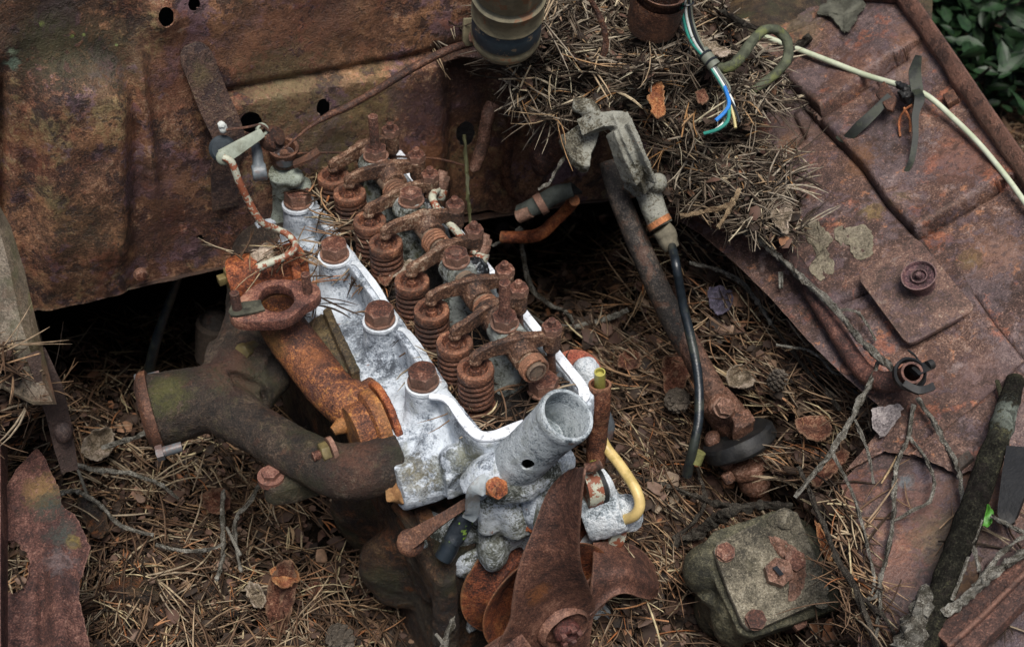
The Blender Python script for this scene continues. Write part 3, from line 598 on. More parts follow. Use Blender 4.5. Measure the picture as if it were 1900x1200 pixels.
# pale machined rim
m = MB(); rp = [(79, 337), (79, 250), (79, 130), (79, 20), (79, -28), (77, -42), (68, -50), (31, -51), (0, -51), (-12, -50), (-20, -45), (-23, -36), (-24, -20), (-24, -4), (-27, 6), (-36, 13)]
m.beam([L(u, v, 470) for u, v in rp], [.0085, .0085, .010, .009, .0055], .003, UP, 5); m.build('rim_face', M_rim, en, bevel=.0006, disp=(.0003, 200))
m = MB()
for v0, v1 in ((46, 98), (131, 196), (229, 284)): m.beam([L(-24, v0, 468.5), L(-19, v0+9, 468.5), L(-19, v1-9, 468.5), L(-24, v1, 468.5)], [.004, .0065, .004], .003, UP)
for v in BV: m.lathe(L(BU, v, 468.6), UP, [(.0155, -.002), (.0152, .0008), (.0115, .001), (.0112, -.002)], 30)
m.build('boss_faces', alu('worn_face', hexc('6c757c'), hexc('a0a9b2'), hexc('ccd3d9'), off=20, moss=.2, th=-.03), en, disp=(.0003, 200))
# oily floor of the valve chamber
m = MB(); m.grid(lambda a, b: L(-22+104*a, -48+384*b, 452+5*noise.noise(Vector((a*9, b*30, 0)))+3*noise.noise(Vector((a*30, b*90, 4)))), 50, 150)
M_gunk = rust('oily_floor', hexc('0c0a08'), hexc('1a1512'), hexc('2e2924'), hexc('5a554c'), off=85, scabs=.5, flecks=.5, bump=.002, rough=.5, spec=.4)
m.build('chamber_floor', M_gunk, en)
# head bolts
for k, v in enumerate(BV):
    m = MB(); m.bolt(L(BU, v, 470), (UP+EUx*.03*(k-1)), .0127, .0118, .25+.5*k, 1.05); m.build('head_bolt', M_bolt, en, disp=(.0003, 250))
m = MB(); m.bolt(W(1008, 722, .462), UP, .0125, .011, .7); m.build('head_bolt', M_bolt, en, disp=(.0003, 250))
# valve springs
SVX = [(0, 0), (-1, 35), (0, 80), (1, 120), (3, 178), (3, 212), (4, 259), (1, 290)]
def spring_mesh(name, mat, parent):
    m = MB(); pts = []; n = 6.2; st = 20
    for i in range(int(n*st)+1):
        a = 2*math.pi*i/st; t = i/(n*st); pts.append(L(0, 0, 455)+Vector((math.cos(a)*.0128, math.sin(a)*.0128, .003+.0345*t)))
    m.tube(pts, .0023, seg=8, n=1); m.cyl(L(0, 0, 452), L(0, 0, 492), .0075); m.lathe(L(0, 0, 452), UP, [(.016, 0), (.016, .003), (.010, .003)], 28)
    return m.build(name, mat, parent, disp=(.0002, 300))
def retainer_mesh(parent):
    m = MB(); m.lathe(L(0, 0, 490), UP, [(.011, -.004), (.0132, -.003), (.0150, .0), (.0153, .0045), (.0146, .0068), (.0125, .0078), (.0103, .0074), (.0094, .0052), (.0082, .0022), (.0056, .0016), (.0050, .0040), (.0044, .0062), (.0034, .0066), (.0030, .0100), (0, .0102)], 34)
    return m.build('retainer', M_spring, parent, disp=(.0004, 220))
sp0 = S(spring_mesh('valve_spring', M_coil, en)); rt0 = retainer_mesh(sp0)
def copy_part(o, parent, d, rz=0, piv=None, dz=0):
    c = o.copy(); scene.collection.objects.link(c); c.parent = parent
    return c
def place(o, d, piv, rz=0):       # turn o about the point piv (world) by rz, then shift by d, keeping it child of the engine
    R = Matrix.Rotation(rz, 4, 'Z'); p = piv-ORIGIN[en.name]
    M = Matrix.Translation(d) @ Matrix.Translation(p) @ R @ Matrix.Translation(-p); o.matrix_basis = M
for k, (u, v) in enumerate(SVX):
    if k == 0: continue
    s_ = copy_part(sp0, en, None); place(s_, L(u, v, 500)-L(0, 0, 500)+UP*random.uniform(-.001, .001), L(0, 0, 500), .6*k); r_ = copy_part(rt0, s_, None)
# rocker arms: two hands
def rocker(off, hubdir):
    m = MB()
    pts = [L(-3, 0, 508), L(-2, 0, 511.5), L(3, 0, 514), L(12, 0, 516), L(26, off*.35, 517.5), L(40, off*.6, 517.5), L(54, off*.85, 514.5), L(66, off, 511.5)]
    hh = [8, 10, 11.5, 13, 15, 16, 13, 11]; ww = [6.5, 6.2, 5.8, 5.2, 5.4, 7, 6.5, 8]
    P2, H = smooth_path(pts, hh, 4); _, Wd = smooth_path(pts, ww, 4); vs = []
    for i, p in enumerate(P2):
        T = (P2[min(i+1, len(P2)-1)]-P2[max(i-1, 0)]).normalized(); sd_ = T.cross(UP).normalized(); nn = sd_.cross(T)
        w = Wd[i]/2000; h = H[i]/1000; c = p-nn*h*.5+nn*.001
        vs += [c-sd_*w-nn*h*.5, c+sd_*w-nn*h*.5, c+sd_*w*1.05+nn*h*.5, c-sd_*w*1.05+nn*h*.5]
    K = len(P2); m.add(vs, [(i*4+k, i*4+(k+1) % 4, i*4+4+(k+1) % 4, i*4+4+k) for i in range(K-1) for k in range(4)]+[(3, 2, 1, 0), (K*4-4, K*4-3, K*4-2, K*4-1)])
    m.ball(L(0, 0, 503.5), .0048, .0055, .004)
    hc = off*.55; m.cyl(L(39, hc-13, 500.5), L(39, hc+13, 500.5), .0118); m.ball(L(39, hc, 505), .013, .010, .012)
    m.cyl(L(66, off, 494), L(66, off, 513.5), .0072, .0080)
    arm = m.build('rocker_arm', M_rocker, en, remesh=.0008, sm=3, disp=(.0003, 200)); S(arm)
    m = MB(); m.hexn(L(66, off, 513.5), UP, .0085, .0062, .4); m.stud(L(66, off, 519), L(66, off, 526), .0033)
    m.lathe(L(66, off, 486), UP, [(0, 0), (.0035, 0), (.0042, .004), (.0062, .007), (.0064, .009), (.004, .010)], 20)
    ns = m.build('adjusting_screw', M_bolt, arm, disp=(.0002, 250))
    return arm, ns
odd = rocker(-7, 0); even = rocker(11, 0)
for k, (u, v) in enumerate(SVX):
    src = odd if k % 2 == 0 else even
    if k == 0: continue
    if k == 1: a_ = src[0]
    else:
        a_ = copy_part(src[0], en, None); copy_part(src[1], a_, None)
    place(a_, L(u, v, 500)-L(0, 0, 500)+UP*[0, 0, .000, .001, 0, -.001, .001, 0][k], L(39, 0, 500), [0, .02, -.01, .0, .02, -.03, .01, .03][k])
# push rods
for k, (u, v) in enumerate(SVX):
    m = MB(); o_ = (-7 if k % 2 == 0 else 11); p = L(u+66, v+o_, 488); m.tube([p, p+UP*-.045+EUx*.003], .0036, seg=10); m.build('push_rod', M_rod, en)
# shaft, its springs and pillars
m = MB(); m.cyl(L(39, -31, 500.5), L(39, 310, 500.5), .0088); m.lathe(L(39, -31, 500.5), -EVx, [(.0088, 0), (.0080, .001), (.006, .0005), (.0055, -.001), (0, -.001)], 24); m.build('rocker_shaft', M_rocker, en)
for k, v in enumerate((0, 80, 178, 259)):
    m = MB(); a0 = v-17-4; n = 4.2; pts = []
    ln = 15 if k else 9
    for i in range(int(n*18)+1):
        a = 2*math.pi*i/18; t = i/(n*18); pts.append(L(39, a0-ln*t, 500.5)+EUx*math.cos(a)*.0106+UP*math.sin(a)*.0106)
    m.tube(pts, .0014, seg=7, n=1); m.build('shaft_spring', M_spring, en)
PV = [(37, 19), (38, 108), (40, 201), (40, 277)]
for k, (u, v) in enumerate(PV):
    m = MB(); m.lathe(L(u, v, 450), UP, [(0, 0), (.022, 0), (.019, .012), (.0125, .035), (.0115, .058), (.0105, .063), (0, .063)], 26); m.cyl(L(39, v-11, 500.5), L(39, v+11, 500.5), .014)
    m.tube([L(u-22, v, 455), L(u-10, v, 470), L(u, v, 490)], [.008, .008, .009])
    m.tube([L(u+24, v, 455), L(u+16, v, 475), L(u+4, v, 495)], [.010, .010, .010])
    pm = m.build('shaft_pillar', M_alu_dark if k in (0, 1) else M_alu_dark, en, remesh=.0015, sm=5, disp=(.0005, 150)); S(pm)
    m = MB(); m.bolt(L(u, v, 512.5), UP, .0108, .0085, .2+k, 1.1, dome=(k in (1, 2)), stud=(.0046, .036) if k in (0, 3) else None); m.build('pillar_nut', M_bolt, pm, disp=(.0003, 250))
    if k in (1, 2):
        m = MB(); m.ball(L(u+19, v+3, 488), .013, .013, .016); m.ball(L(u+15, v-6, 478), .010, .010, .014); m.build('oil_block', M_black_metal, en, remesh=.0012, sm=2, disp=(.0012, 160))
# oil pipe with two banjo unions
m = MB(); m.tube([W(812, 352, .50), W(802, 368, .505), W(820, 400, .50), W(846, 428, .50), W(872, 458, .50), W(885, 470, .498)], [.0032, .0037, .0037, .0037, .0037, .0037], seg=12)
op = m.build('oil_pipe', M_whiterod, en, disp=(.0003, 200)); S(op)
for x, y, dx, dy in ((813, 348, 12, -14), (890, 466, 22, -2)):
    a = W(x, y, .494); m = MB(); ax = (UP*.55+EUx*.35+EVx*.2).normalized(); m.lathe(a, ax, [(0, -.004), (.0075, -.004), (.0085, 0), (.0085, .006), (.007, .007)], 22); m.hexn(a+ax*.007, ax, .0078, .006, .3); m.lathe(a+ax*.013, ax, [(.005, 0), (.0045, .003), (.003, .003), (.003, .001), (0, .001)], 14); m.build('banjo_bolt', M_joint, op)
    m = MB(); m.lathe(a, ax, [(.0088, -.010), (.0095, -.008), (.0095, -.001), (.0088, 0)], 24); m.build('union_collar', M_whiterod, op)
m = MB(); c = W(843, 405, .488); m.lathe(c, UP, [(.0045, -.02), (.0062, -.012), (.0068, .004), (.0068, .008), (.0050, .0085), (.0046, .005), (0, .005)], 20); m.build('push_rod_cup', M_bolt, en)

# engine block below
m = MB(); lbox(m, -66, 78, -58, 345, 60, 356); lbox(m, -74, -60, -60, 330, 300, 340); m.ball(L(-60, 20, 250), .022, .05, .06); m.ball(L(-60, 110, 240), .02, .04, .07)
m.cyl(L(-72, -20, 290), L(-60, -20, 290), .024); m.tube([L(-64, -62, 340), L(-68, -66, 240), L(-70, -70, 120)], [.010, .012, .014]); m.tube([L(-66, 60, 340), L(-68, 55, 240), L(-70, 60, 140)], .008)
lbox(m, -84, -60, -50, 300, 90, 150)
m.build('engine_block', M_block, en, remesh=.0032, sm=3, disp=(.0022, 45))
# front cover casting and thermostat neck
m = MB(); lbox(m, -26, 30, -76, -58, 350, 396); m.ball(L(-20, -66, 356), .022, .014, .024); m.ball(L(20, -66, 350), .028, .014, .03); lbox(m, -44, 40, -62, -45, 240, 350)
m.tube([W(905, 900, .435), W(960, 880, .44), W(1010, 850, .44)], [.016, .024, .022]); m.tube([W(880, 862, .43), W(960, 820, .43), W(1010, 800, .43)], [.008, .013, .012])
m.tube([W(890, 900, .42), W(945, 945, .40), W(955, 975, .38)], [.010, .014, .016]); m.tube([W(1000, 910, .42), W(990, 950, .39), W(940, 985, .375)], [.012, .014, .012])
m.ball(W(905, 990, .36), .013, .012, .014); m.ball(W(858, 1035, .335), .015, .015, .020); m.ball(W(1030, 950, .40), .03, .02, .03); m.tube([W(880, 970, .37), W(830, 990, .35), W(790, 985, .34)], [.014, .016, .02])
m.tube([W(920, 900, .43), W(900, 940, .41), W(905, 985, .385)], [.006, .006, .008])
m.tube([W(850, 1180, .19), W(880, 1140, .21), W(920, 1120, .22)], [.02, .02, .02])
fc = m.build('front_casting', alu('front_alloy', hexc('33362f'), hexc('7c8078'), hexc('c3cad0'), off=23, moss=.8, bump=.001, pats=[(W(930, 990, .38), .010, hexc('3c3a2a'), .8), (W(1010, 930, .41), .012, hexc('b0bac2'), .5)]), en, remesh=.0018, sm=5, disp=(.0012, 70))
for x, y, z, r, nm in ((978, 972, .386, .0066, 'bolt'),):
    m = MB(); m.hexn(W(x, y, z), (UP*.7-EVx*.8).normalized(), r, .007); m.ball(W(x, y, z), r*.9); m.build('bolt', M_orange, en, remesh=.0007, sm=3, disp=(.0006, 300))
# the open neck
ta, tb = W(940, 878, .437), W(1053, 769, .531); ax = (tb-ta); h = ax.length
axn = ax.normalized(); XA, YA, _z = frame(axn)
PRO = [(0, .0188), (.010, .0200), (.03, .0207), (h*.55, .0203), (h*.8, .0208), (h*.9, .0212), (h*.94, .0222), (h*.985, .0222), (h, .0214)]
base = ta+axn*((W(978, 864, .465)-ta).dot(axn)); vd = (Vector((0, 0, CZ))-base).normalized(); vp = (vd-axn*vd.dot(axn)).normalized()
hx = hit(978, 864, base+vp*.0203, vp); hh_ = (hx-ta).dot(axn); rr_ = hx-ta-axn*hh_; a0_ = math.atan2(rr_.dot(YA), rr_.dot(XA))
m = MB(); NA, NH = 120, 70; HA, HB_ = .0050, .0078                # half width and half height of the side hole
rad_ = lambda q: lerp(q, PRO)
ring = lambda ang, q, r: ta+axn*q+(XA*math.cos(ang)+YA*math.sin(ang))*r
for jj in range(NH+1):
    for ii in range(NA):
        ang = a0_-math.pi+2*math.pi*ii/NA; q = h*jj/NH; da = (ang-a0_)*.0205; dq = q-hh_; e = math.hypot(da/HA, dq/HB_)
        if .55 < e < 1.28: da /= e; dq /= e; ang = a0_+da/.0205; q = hh_+dq
        m.v.append(ring(ang, q, rad_(q)+.0004*noise.noise(ring(ang, q, .02)*110)))
for jj in range(NH):
    for ii in range(NA):
        ang = a0_-math.pi+2*math.pi*(ii+.5)/NA; q = h*(jj+.5)/NH
        if math.hypot((ang-a0_)*.0205/HA, (q-hh_)/HB_) < .93: continue
        m.f.append((jj*NA+ii, jj*NA+(ii+1) % NA, (jj+1)*NA+(ii+1) % NA, (jj+1)*NA+ii))
b0 = len(m.v)
for k in range(28):
    t_ = 2*math.pi*k/28
    for r_ in (1.0, .93): m.v.append(ring(a0_+HA*math.cos(t_)/.0205, hh_+HB_*math.sin(t_), rad_(hh_)*(r_ if r_ == 1 else .90)))
m.f += [(b0+2*k, b0+2*((k+1) % 28), b0+2*((k+1) % 28)+1, b0+2*k+1) for k in range(28)]
m.lathe(ta, ax, [(.0214, h), (.0190, h), (.0184, h*.97), (.0184, hh_+.013)], 64); m.lathe(ta, ax, [(.0184, hh_+.013), (.0120, hh_+.0128), (0, hh_+.0126)], 64)
nk = m.build('water_neck', M_alu_tube, en); S(nk)
m = MB(); m.tube([W(878, 905, .43), W(900, 880, .445), W(930, 870, .45)], [.013, .015, .016]); m.build('neck_ear', M_alu, en, remesh=.0015, sm=4, disp=(.0006, 100))
# bent strap with its orange bolt and stub of hose
m = MB(); m.beam([W(918, 893, .452), W(900, 896, .452), W(882, 912, .448), W(877, 930, .435), W(876, 950, .42), W(868, 962, .412)], [.013, .015, .013, .012, .012, .010], .0022, (UP*.75-EVx*.6).normalized(), 6); m.ball(W(918, 894, .452), .0075, .0075, .002, (UP*.75-EVx*.6))
st_ = m.build('bent_strap', plain('dull_alloy', hexc('8c9498'), .5, .2, .0003, dirt=(hexc('6a5a48'), .5)), en); S(st_)
m = MB(); axb = (UP*.7-EVx*.7).normalized(); m.hexn(W(918, 905, .452), axb, .0088, .008, .2); m.ball(W(918, 903, .458), .0075, .0075, .003, axb); m.build('strap_bolt', M_orange, st_, disp=(.0007, 250))
# broken threaded nub and rusty lever below the head
m = MB(); m.tube([W(770, 905, .405), W(755, 908, .405), W(738, 912, .403), (W(716, 916, .402))], [.0150, .0125, .0105, .0065], seg=16, n=3, wob=.25); m.build('broken_nub', M_ochre, en, disp=(.0016, 160))
m = MB(); m.beam([W(748, 1012, .375), W(775, 992, .385), W(820, 962, .400), W(868, 932, .412)], [.014, .014, .009, .008], .0035, (UP*.8-EVx*.4).normalized(), 5); m.ball(W(762, 1006, .375), .012, .012, .006, (UP*.6-EVx*.6)); m.build('lever', M_rod, en, disp=(.0005, 150))
m = MB(); m.prism([W(x, y, .37) for x, y in ((768, 945), (795, 932), (806, 960), (782, 975))], -UP*.02); m.beam([W(735, 930, .37), W(760, 965, .36), (W(775, 985, .35))], .010, .01, UP); m.build('side_tab', M_block, en, bevel=.001)
# valve cover studs' red disc, sleeve and yellow pipes on the right flank
m = MB(); c = W(1070, 690, .43); m.lathe(c, (UP*.9-EVx*.2), [(0, 0), (.021, 0), (.021, .004), (.0075, .004), (.0075, .009), (.005, .009), (.0048, .004), (0, .004)], 36); m.build('red_disc', rust('red_primer', hexc('4c1c14'), hexc('8c3a26'), hexc('a85036'), hexc('b87458'), off=87), en)
m = MB(); m.ball(W(1088, 690, .44), .013, .012, .014); m.tube([W(1080, 700, .44), W(1090, 735, .42)], .012); m.build('side_lug', M_alu_white, en, remesh=.0015, sm=3, disp=(.001, 120))
m = MB(); m.tube([W(1105, 860, .37), W(1108, 800, .41), W(1111, 760, .437)], [.0085, .0090, .0095], seg=18); m.tube([W(1111, 772, .43), W(1112, 745, .45), W(1113, 712, .468)], [.0092, .0094, .0096], seg=20, hollow=5); m.build('rusty_sleeve', M_spring, en, disp=(.0003, 200))
m = MB(); m.tube([W(1113, 730, .455), W(1113, 705, .475), W(1113, 690, .486)], .0046, seg=16, hollow=2); m.build('plastic_insert', M_yellow2, en)
m = MB(); m.tube([W(1103, 880, .36), W(1105, 840, .385), W(1108, 790, .415)], [.0068, .0070, .0070], seg=16); m.build('short_yellow_pipe', M_yellow2, en)
m = MB(); m.tube([W(1112, 800, .40), W(1125, 830, .39), W(1150, 862, .385), W(1178, 905, .38), W(1187, 935, .372), W(1178, 955, .362), W(1160, 963, .352), W(1140, 965, .345)], [.0044, .0047, .0047, .0047, .0048, .0048, .0046, .0046], seg=18, n=6); m.build('yellow_pipe', M_yellow, en)
m = MB(); m.tube([W(1084, 868, .40), W(1100, 866, .40), W(1114, 861, .40)], [.0040, .0045, .0042], seg=12); m.build('short_pin', M_bolt, en)
m = MB(); m.tube([W(1085, 965, .34), W(1120, 955, .345), W(1155, 945, .35)], [.019, .0200, .0185], seg=28, n=5); m.tube([W(1145, 955, .345), W(1162, 940, .35), W(1165, 965, .33)], [.014, .012, .014]); m.build('pump_elbow', M_alu_white, en, remesh=.0014, sm=4, disp=(.0009, 120))
m = MB(); m.tube([W(1083, 908, .37), W(1095, 905, .37), W(1108, 901, .37)], [.0165, .0170, .0165], seg=28, caps=True); m.build('clamp_band', M_whiterod2, en)
m = MB(); m.tube([W(1106, 902, .369), W(1116, 899, .369)], [.0172, .0172], seg=28); m.build('rubber_joint', M_rubber, en)
m = MB(); m.tube([W(1114, 900, .368), W(1124, 895, .368)], [.0155, .0145], seg=24); m.build('pump_stub', M_alu_white, en, disp=(.0006, 120))
m = MB(); m.tube([W(1112, 760, .42), W(1120, 790, .40), W(1118, 810, .39)], [.008, .010, .008]); m.build('glass_stub', M_zinc, en)
m = MB(); m.tube([W(1125, 985, .32), W(1150, 990, .315)], [.014, .014], seg=20); m.build('lower_clamp', M_whiterod2, en)

# ---- exhaust manifold
def pt(x, y, z, r): p = W(x, y, z); return p, pr(p, r)
def ptube(m, lst, **k):
    q = [pt(*a) for a in lst]; return m.tube([a for a, b in q], [b for a, b in q], **k)
m = MB()
ptube(m, [(286, 764, .400, 72), (330, 752, .402, 68), (385, 738, .405, 62), (430, 720, .407, 58)], seg=20)
ptube(m, [(400, 745, .400, 56), (478, 797, .402, 46), (572, 850, .408, 47), (645, 876, .412, 54), (742, 853, .412, 56)], seg=20)
ptube(m, [(430, 720, .405, 60), (448, 650, .41, 50), (462, 590, .41, 44), (468, 520, .41, 46), (478, 460, .415, 44), (505, 430, .42, 40)], seg=20)
ptube(m, [(470, 715, .398, 56), (520, 690, .396, 34)], seg=16); ptube(m, [(470, 470, .412, 40), (540, 440, .42, 38)])
ptube(m, [(395, 690, .400, 60), (450, 690, .402, 62), (500, 700, .40, 52)], seg=20); ptube(m, [(420, 760, .39, 60), (480, 740, .39, 45)], seg=18)
m.prism([W(x, y, .392) for x, y in ((483, 872), (500, 862), (560, 850), (600, 885), (540, 905), (505, 910), (487, 900))], -UP*.022)
ex = m.build('exhaust_manifold', M_exhaust, en, remesh=.0022, sm=6, disp=(.0009, 75)); S(ex)
q = W(286, 764, .400); ax = (W(276, 767, .40)-W(330, 752, .402)).normalized(); m = MB(); m.lathe(q, ax, [(0, -.002), (pr(q, 80), -.002), (pr(q, 80), .003), (pr(q, 77), .006), (pr(q, 60), .010), (pr(q, 58), .004), (0, .003)], 40); m.build('outlet_ring', M_rod, ex, disp=(.0005, 120))
for x, y in ((264, 705), (303, 838)):
    a = W(x, y, .40); m = MB(); m.hexn(a, ax, .0068, .006); m.tube([a-ax*.016, a], .0045); m.build('outlet_bolt', M_zinc, ex)
m = MB(); a = W(503, 884, .393); m.lathe(a, UP, [(.0115, -.004), (.0115, .002), (0, .002)], 26); m.bolt(a+UP*.001, UP, .0078, .0052, .5, 1.05); m.build('lug_bolt', rust('reddish', hexc('341a16'), hexc('663a32'), hexc('7c4c42'), hexc('96685c'), off=89), ex, disp=(.0003, 200))
m = MB(); a = W(612, 836, .432); ax = (W(580, 848, .432)-W(612, 836, .432)).normalized(); m.lathe(a, ax, [(0, -.004), (.0115, -.004), (.0115, .000), (0, .0005)], 24); m.build('washer', M_bolt, ex); 
m = MB(); m.hexn(a+ax*.001, ax, .0090, .0072, .2); m.build('brass_nut', M_brass, ex, bevel=.0004)
m = MB(); m.stud(a+ax*.007, a+ax*.015, .0042); m.build('stud', M_bolt, ex)
m = MB(); a = W(452, 653, .43); ax = (EUx*-.7-EVx*.5+UP*.35).normalized(); m.hexn(a-ax*.004, ax, .0082, .008, .2); m.tube([a-ax*.016, a+ax*.002], .006); m.build('brass_nut', M_brass, ex, bevel=.0004)
# ---- intake castings
m = MB(); ptube(m, [(705, 745, .424, 50), (668, 757, .424, 49), (618, 725, .426, 45), (565, 660, .432, 44), (528, 610, .450, 43), (514, 572, .474, 43)], seg=32, n=5, hollow=17)
q1 = L(-74, 46, 424); m.lathe(q1, EUx, [(0, -.022), (.0225, -.020), (.0245, -.006), (.0300, -.004), (.0310, .0), (.0310, .006), (0, .006)], 40); m.tube([W(618, 800, .420), W(640, 786, .422)], [.004, .009])
it = m.build('intake_elbow', M_intake, en, disp=(.0005, 70)); S(it)
def plate_hole(m, cx, cy, rx, ry, outline, z, th, K=72):
    def cast(a):
        dx, dy = math.cos(a), math.sin(a); best = None
        for (x1, y1), (x2, y2) in zip(outline, outline[1:]+outline[:1]):
            ex, ey = x2-x1, y2-y1; d = dx*ey-dy*ex
            if abs(d) < 1e-9: continue
            t = ((x1-cx)*ey-(y1-cy)*ex)/d; s_ = ((x1-cx)*dy-(y1-cy)*dx)/d
            if t > 0 and -1e-6 <= s_ <= 1+1e-6: best = max(best or 0, t)
        return cx+dx*best, cy+dy*best
    vs = []
    for i in range(K):
        a = 2*math.pi*i/K; ox, oy = cast(a); ix, iy = cx+rx*math.cos(a), cy+ry*math.sin(a)
        O_, I_ = W(ox, oy, z), W(ix, iy, z); vs += [I_, O_, O_-UP*th, I_-UP*th]
    m.add(vs, [(i*4+k, i*4+(k+1) % 4, ((i+1) % K)*4+(k+1) % 4, ((i+1) % K)*4+k) for i in range(K) for k in range(4)])
m = MB(); fl = [(424, 583), (426, 570), (440, 556), (458, 540), (480, 525), (508, 518), (550, 519), (578, 522), (592, 532), (594, 545), (584, 556), (566, 566), (548, 582), (530, 592), (506, 596), (470, 597), (440, 595)]
ol, _ = smooth_path([Vector((x, y, 0)) for x, y in fl+fl[:1]], [0]*(len(fl)+1), 3); plate_hole(m, 513, 553, 33, 25, [(p.x, p.y) for p in ol[:-1]], .489, .0105)
m.build('intake_flange', M_flange, it, bevel=.0008, disp=(.0004, 200))
for x, y, y2 in ((441, 578, 541), (571, 543, 506)):
    a = W(x, y, .4885); m = MB(); m.stud(a, a+UP*.0215, .0041); m.build('stud', M_bolt, it)
m = MB(); m.prism([W(x, y, .4905) for x, y in ((424, 580), (430, 568), (452, 562), (484, 558), (486, 566), (492, 576), (470, 582), (440, 588), (428, 587))], UP*.0016); m.build('torn_gasket', plain('gasket_dark', hexc('39392f'), .7, .5, .0006, dirt=(hexc('6c6c5c'), .4)), it, disp=(.0003, 250))
m = MB(); m.prism([W(x, y, .440) for x, y in ((556, 640), (562, 605), (596, 580), (612, 585), (652, 686), (634, 700), (604, 704), (580, 690))], -UP*.05)
m.prism([W(x, y, .449) for x, y in ((598, 574), (612, 567), (668, 684), (652, 694))], -UP*.055); m.build('rear_intake_box', M_green_iron, en, remesh=.0013, sm=8, disp=(.0006, 100))
m = MB(); q1 = L(-66, 47, 424); m.lathe(q1, EUx, [(0, 0), (.0335, 0), (.0340, .001), (.0340, .006), (0, .006)], 44); m.build('head_flange', M_orange, it, remesh=.0011, sm=3, disp=(.0005, 100))
m = MB(); ptube(m, [(432, 520, .448, 42), (470, 510, .452, 44), (520, 500, .452, 42), (560, 490, .45, 40)], seg=26); ptube(m, [(535, 500, .452, 48), (552, 496, .452, 48)], seg=30, n=1)
ri = m.build('rear_intake', M_orange, en, remesh=.0013, sm=4, disp=(.0006, 90)); S(ri)
m = MB(); a = W(424, 515, .455); m.box(a, EUx*.003, EVx*.004, UP*.010); m.box(a-EUx*.006, EUx*.004, EVx*.004, UP*.004); m.build('brass_lug', M_brass, ri, bevel=.001)
m = MB(); c = W(495, 472, .472); m.ball(c, .014, .010, .007); m.ball(W(478, 476, .47), .009, .008, .006); m.build('fibre_lump', M_leafdead, ri, disp=(.0015, 140))
# throttle rod: bent lever and half rusted rod
m = MB(); m.beam([W(412, 292, .57), W(440, 275, .575), W(487, 246, .58)], [.014, .012, .008], .004, (UP*.5-EVx*.8).normalized()); m.ball(W(416, 292, .57), .0075, .0075, .004, (UP*.3-EVx*.9)); m.lathe(W(486, 240, .58), (UP*.3-EVx*.9), [(.0035, -.003), (.0055, -.003), (.0055, .003), (.0035, .003), (.0035, -.003)], 18)
tl = m.build('throttle_lever', plain('chipped_grey', hexc('8f9688'), .6, .2, .0003, dirt=(hexc('5c5c4a'), .5)), en, bevel=.0008); S(tl)
m = MB(); m.tube([W(414, 292, .572), W(430, 302, .568), W(445, 340, .55), W(462, 375, .53), W(485, 412, .51), W(512, 424, .498), W(535, 436, .495), W(549, 456, .49), W(532, 474, .485), W(500, 488, .482), W(478, 497, .48)], [.0030, .0034, .0034, .0033, .0033, .0031, .0031, .0031, .0033, .0036, .0040], seg=12, n=5); m.build('bent_rod', M_whiterod2, tl, disp=(.0004, 180))
m = MB(); m.tube([W(474, 265, .565), W(478, 290, .555), W(480, 318, .545)], [.0045, .005, .005]); m.tube([W(468, 322, .543), W(495, 318, .543)], [.0075, .0075]); m.build('ball_joint', M_zinc, tl, remesh=.001, sm=4)
m = MB(); m.lathe(W(496, 258, .565), (UP*.4-EVx*.8+EUx*.5), [(0, 0), (.010, 0), (.012, .006), (.010, .012), (.006, .013), (.006, .016), (0, .016)], 24); m.build('rusty_knuckle', M_rod, tl, disp=(.0006, 150))
# sender cup at the back corner
m = MB(); m.lathe(W(528, 300, .505), (UP-EVx*.15), [(0, 0), (.012, 0), (.0125, .010), (.014, .014), (.014, .018), (.011, .018), (.0105, .008), (.004, .007), (.004, .012), (0, .012)], 28); m.beam([W(545, 305, .512), W(570, 295, .517), W(592, 280, .522)], .009, .003, UP); cu = m.build('sender_cup', M_rod, en, disp=(.0006, 140)); S(cu)
m = MB(); m.lathe(W(528, 298, .51), (UP-EVx*.15), [(.0095, 0), (.0095, .009), (.0085, .0095), (.008, .004), (0, .004)], 24); m.build('grey_insert', M_zinc, cu)
m = MB(); m.tube([W(522, 320, .50), W(528, 345, .48), W(530, 380, .45), W(522, 410, .43)], [.013, .012, .013, .015]); m.ball(W(545, 330, .495), .012, .010, .008); m.ball(W(560, 345, .48), .010); m.build('rear_elbow', alu('olive_alloy', hexc('33362a'), hexc('6c7062'), hexc('98a094'), off=26, moss=.9), en, remesh=.0015, sm=4, disp=(.0006, 100))
m = MB(); m.ball(W(742, 287, .455), .012, .004, .010); m.beam([W(730, 275, .468), W(748, 296, .468)], .008, .003, UP); m.build('rim_corner', M_rim, en)

# ---- pulley and fan
HB = W(1045, 1162, .292); FN = (-EVx+UP*.06).normalized()
def FF(x, y, o=0): return hit(x, y, HB+FN*o, FN)
m = MB(); pc = HB-FN*.044+UP*.008; m.lathe(pc, FN, [(0, .006), (.040, .006), (.046, .010), (.060, .017), (.0625, .0175), (.0625, .016), (.048, .006), (.044, .000), (.048, -.006), (.0650, -.013), (.0675, -.0135), (.0675, -.0155), (.048, -.010), (.042, -.008), (0, -.008)], 80)
m.cyl(pc, HB-FN*.004, .020)
m.build('pulley', M_pulley, en, disp=(.0002, 40))
def blade(rows, bulge=.004, NU=18, sub_=5):
    m = MB(); RR = []
    P_ = [[Vector((*r[0],)), Vector((*r[1],))] for r in rows]
    A, _ = smooth_path([p[0] for p in P_], [0]*len(P_), sub_); B, _ = smooth_path([p[1] for p in P_], [0]*len(P_), sub_)
    n = len(A)-1
    def fn(a, b):
        i = min(int(round(b*n)), n); p = A[i]*(1-a)+B[i]*a; return FF(p.x, p.y, p.z+bulge*math.sin(math.pi*a)*4*a*(1-a)+.0005*noise.noise(Vector((a*7, b*9, 1))))
    m.grid(fn, NU, n); return m
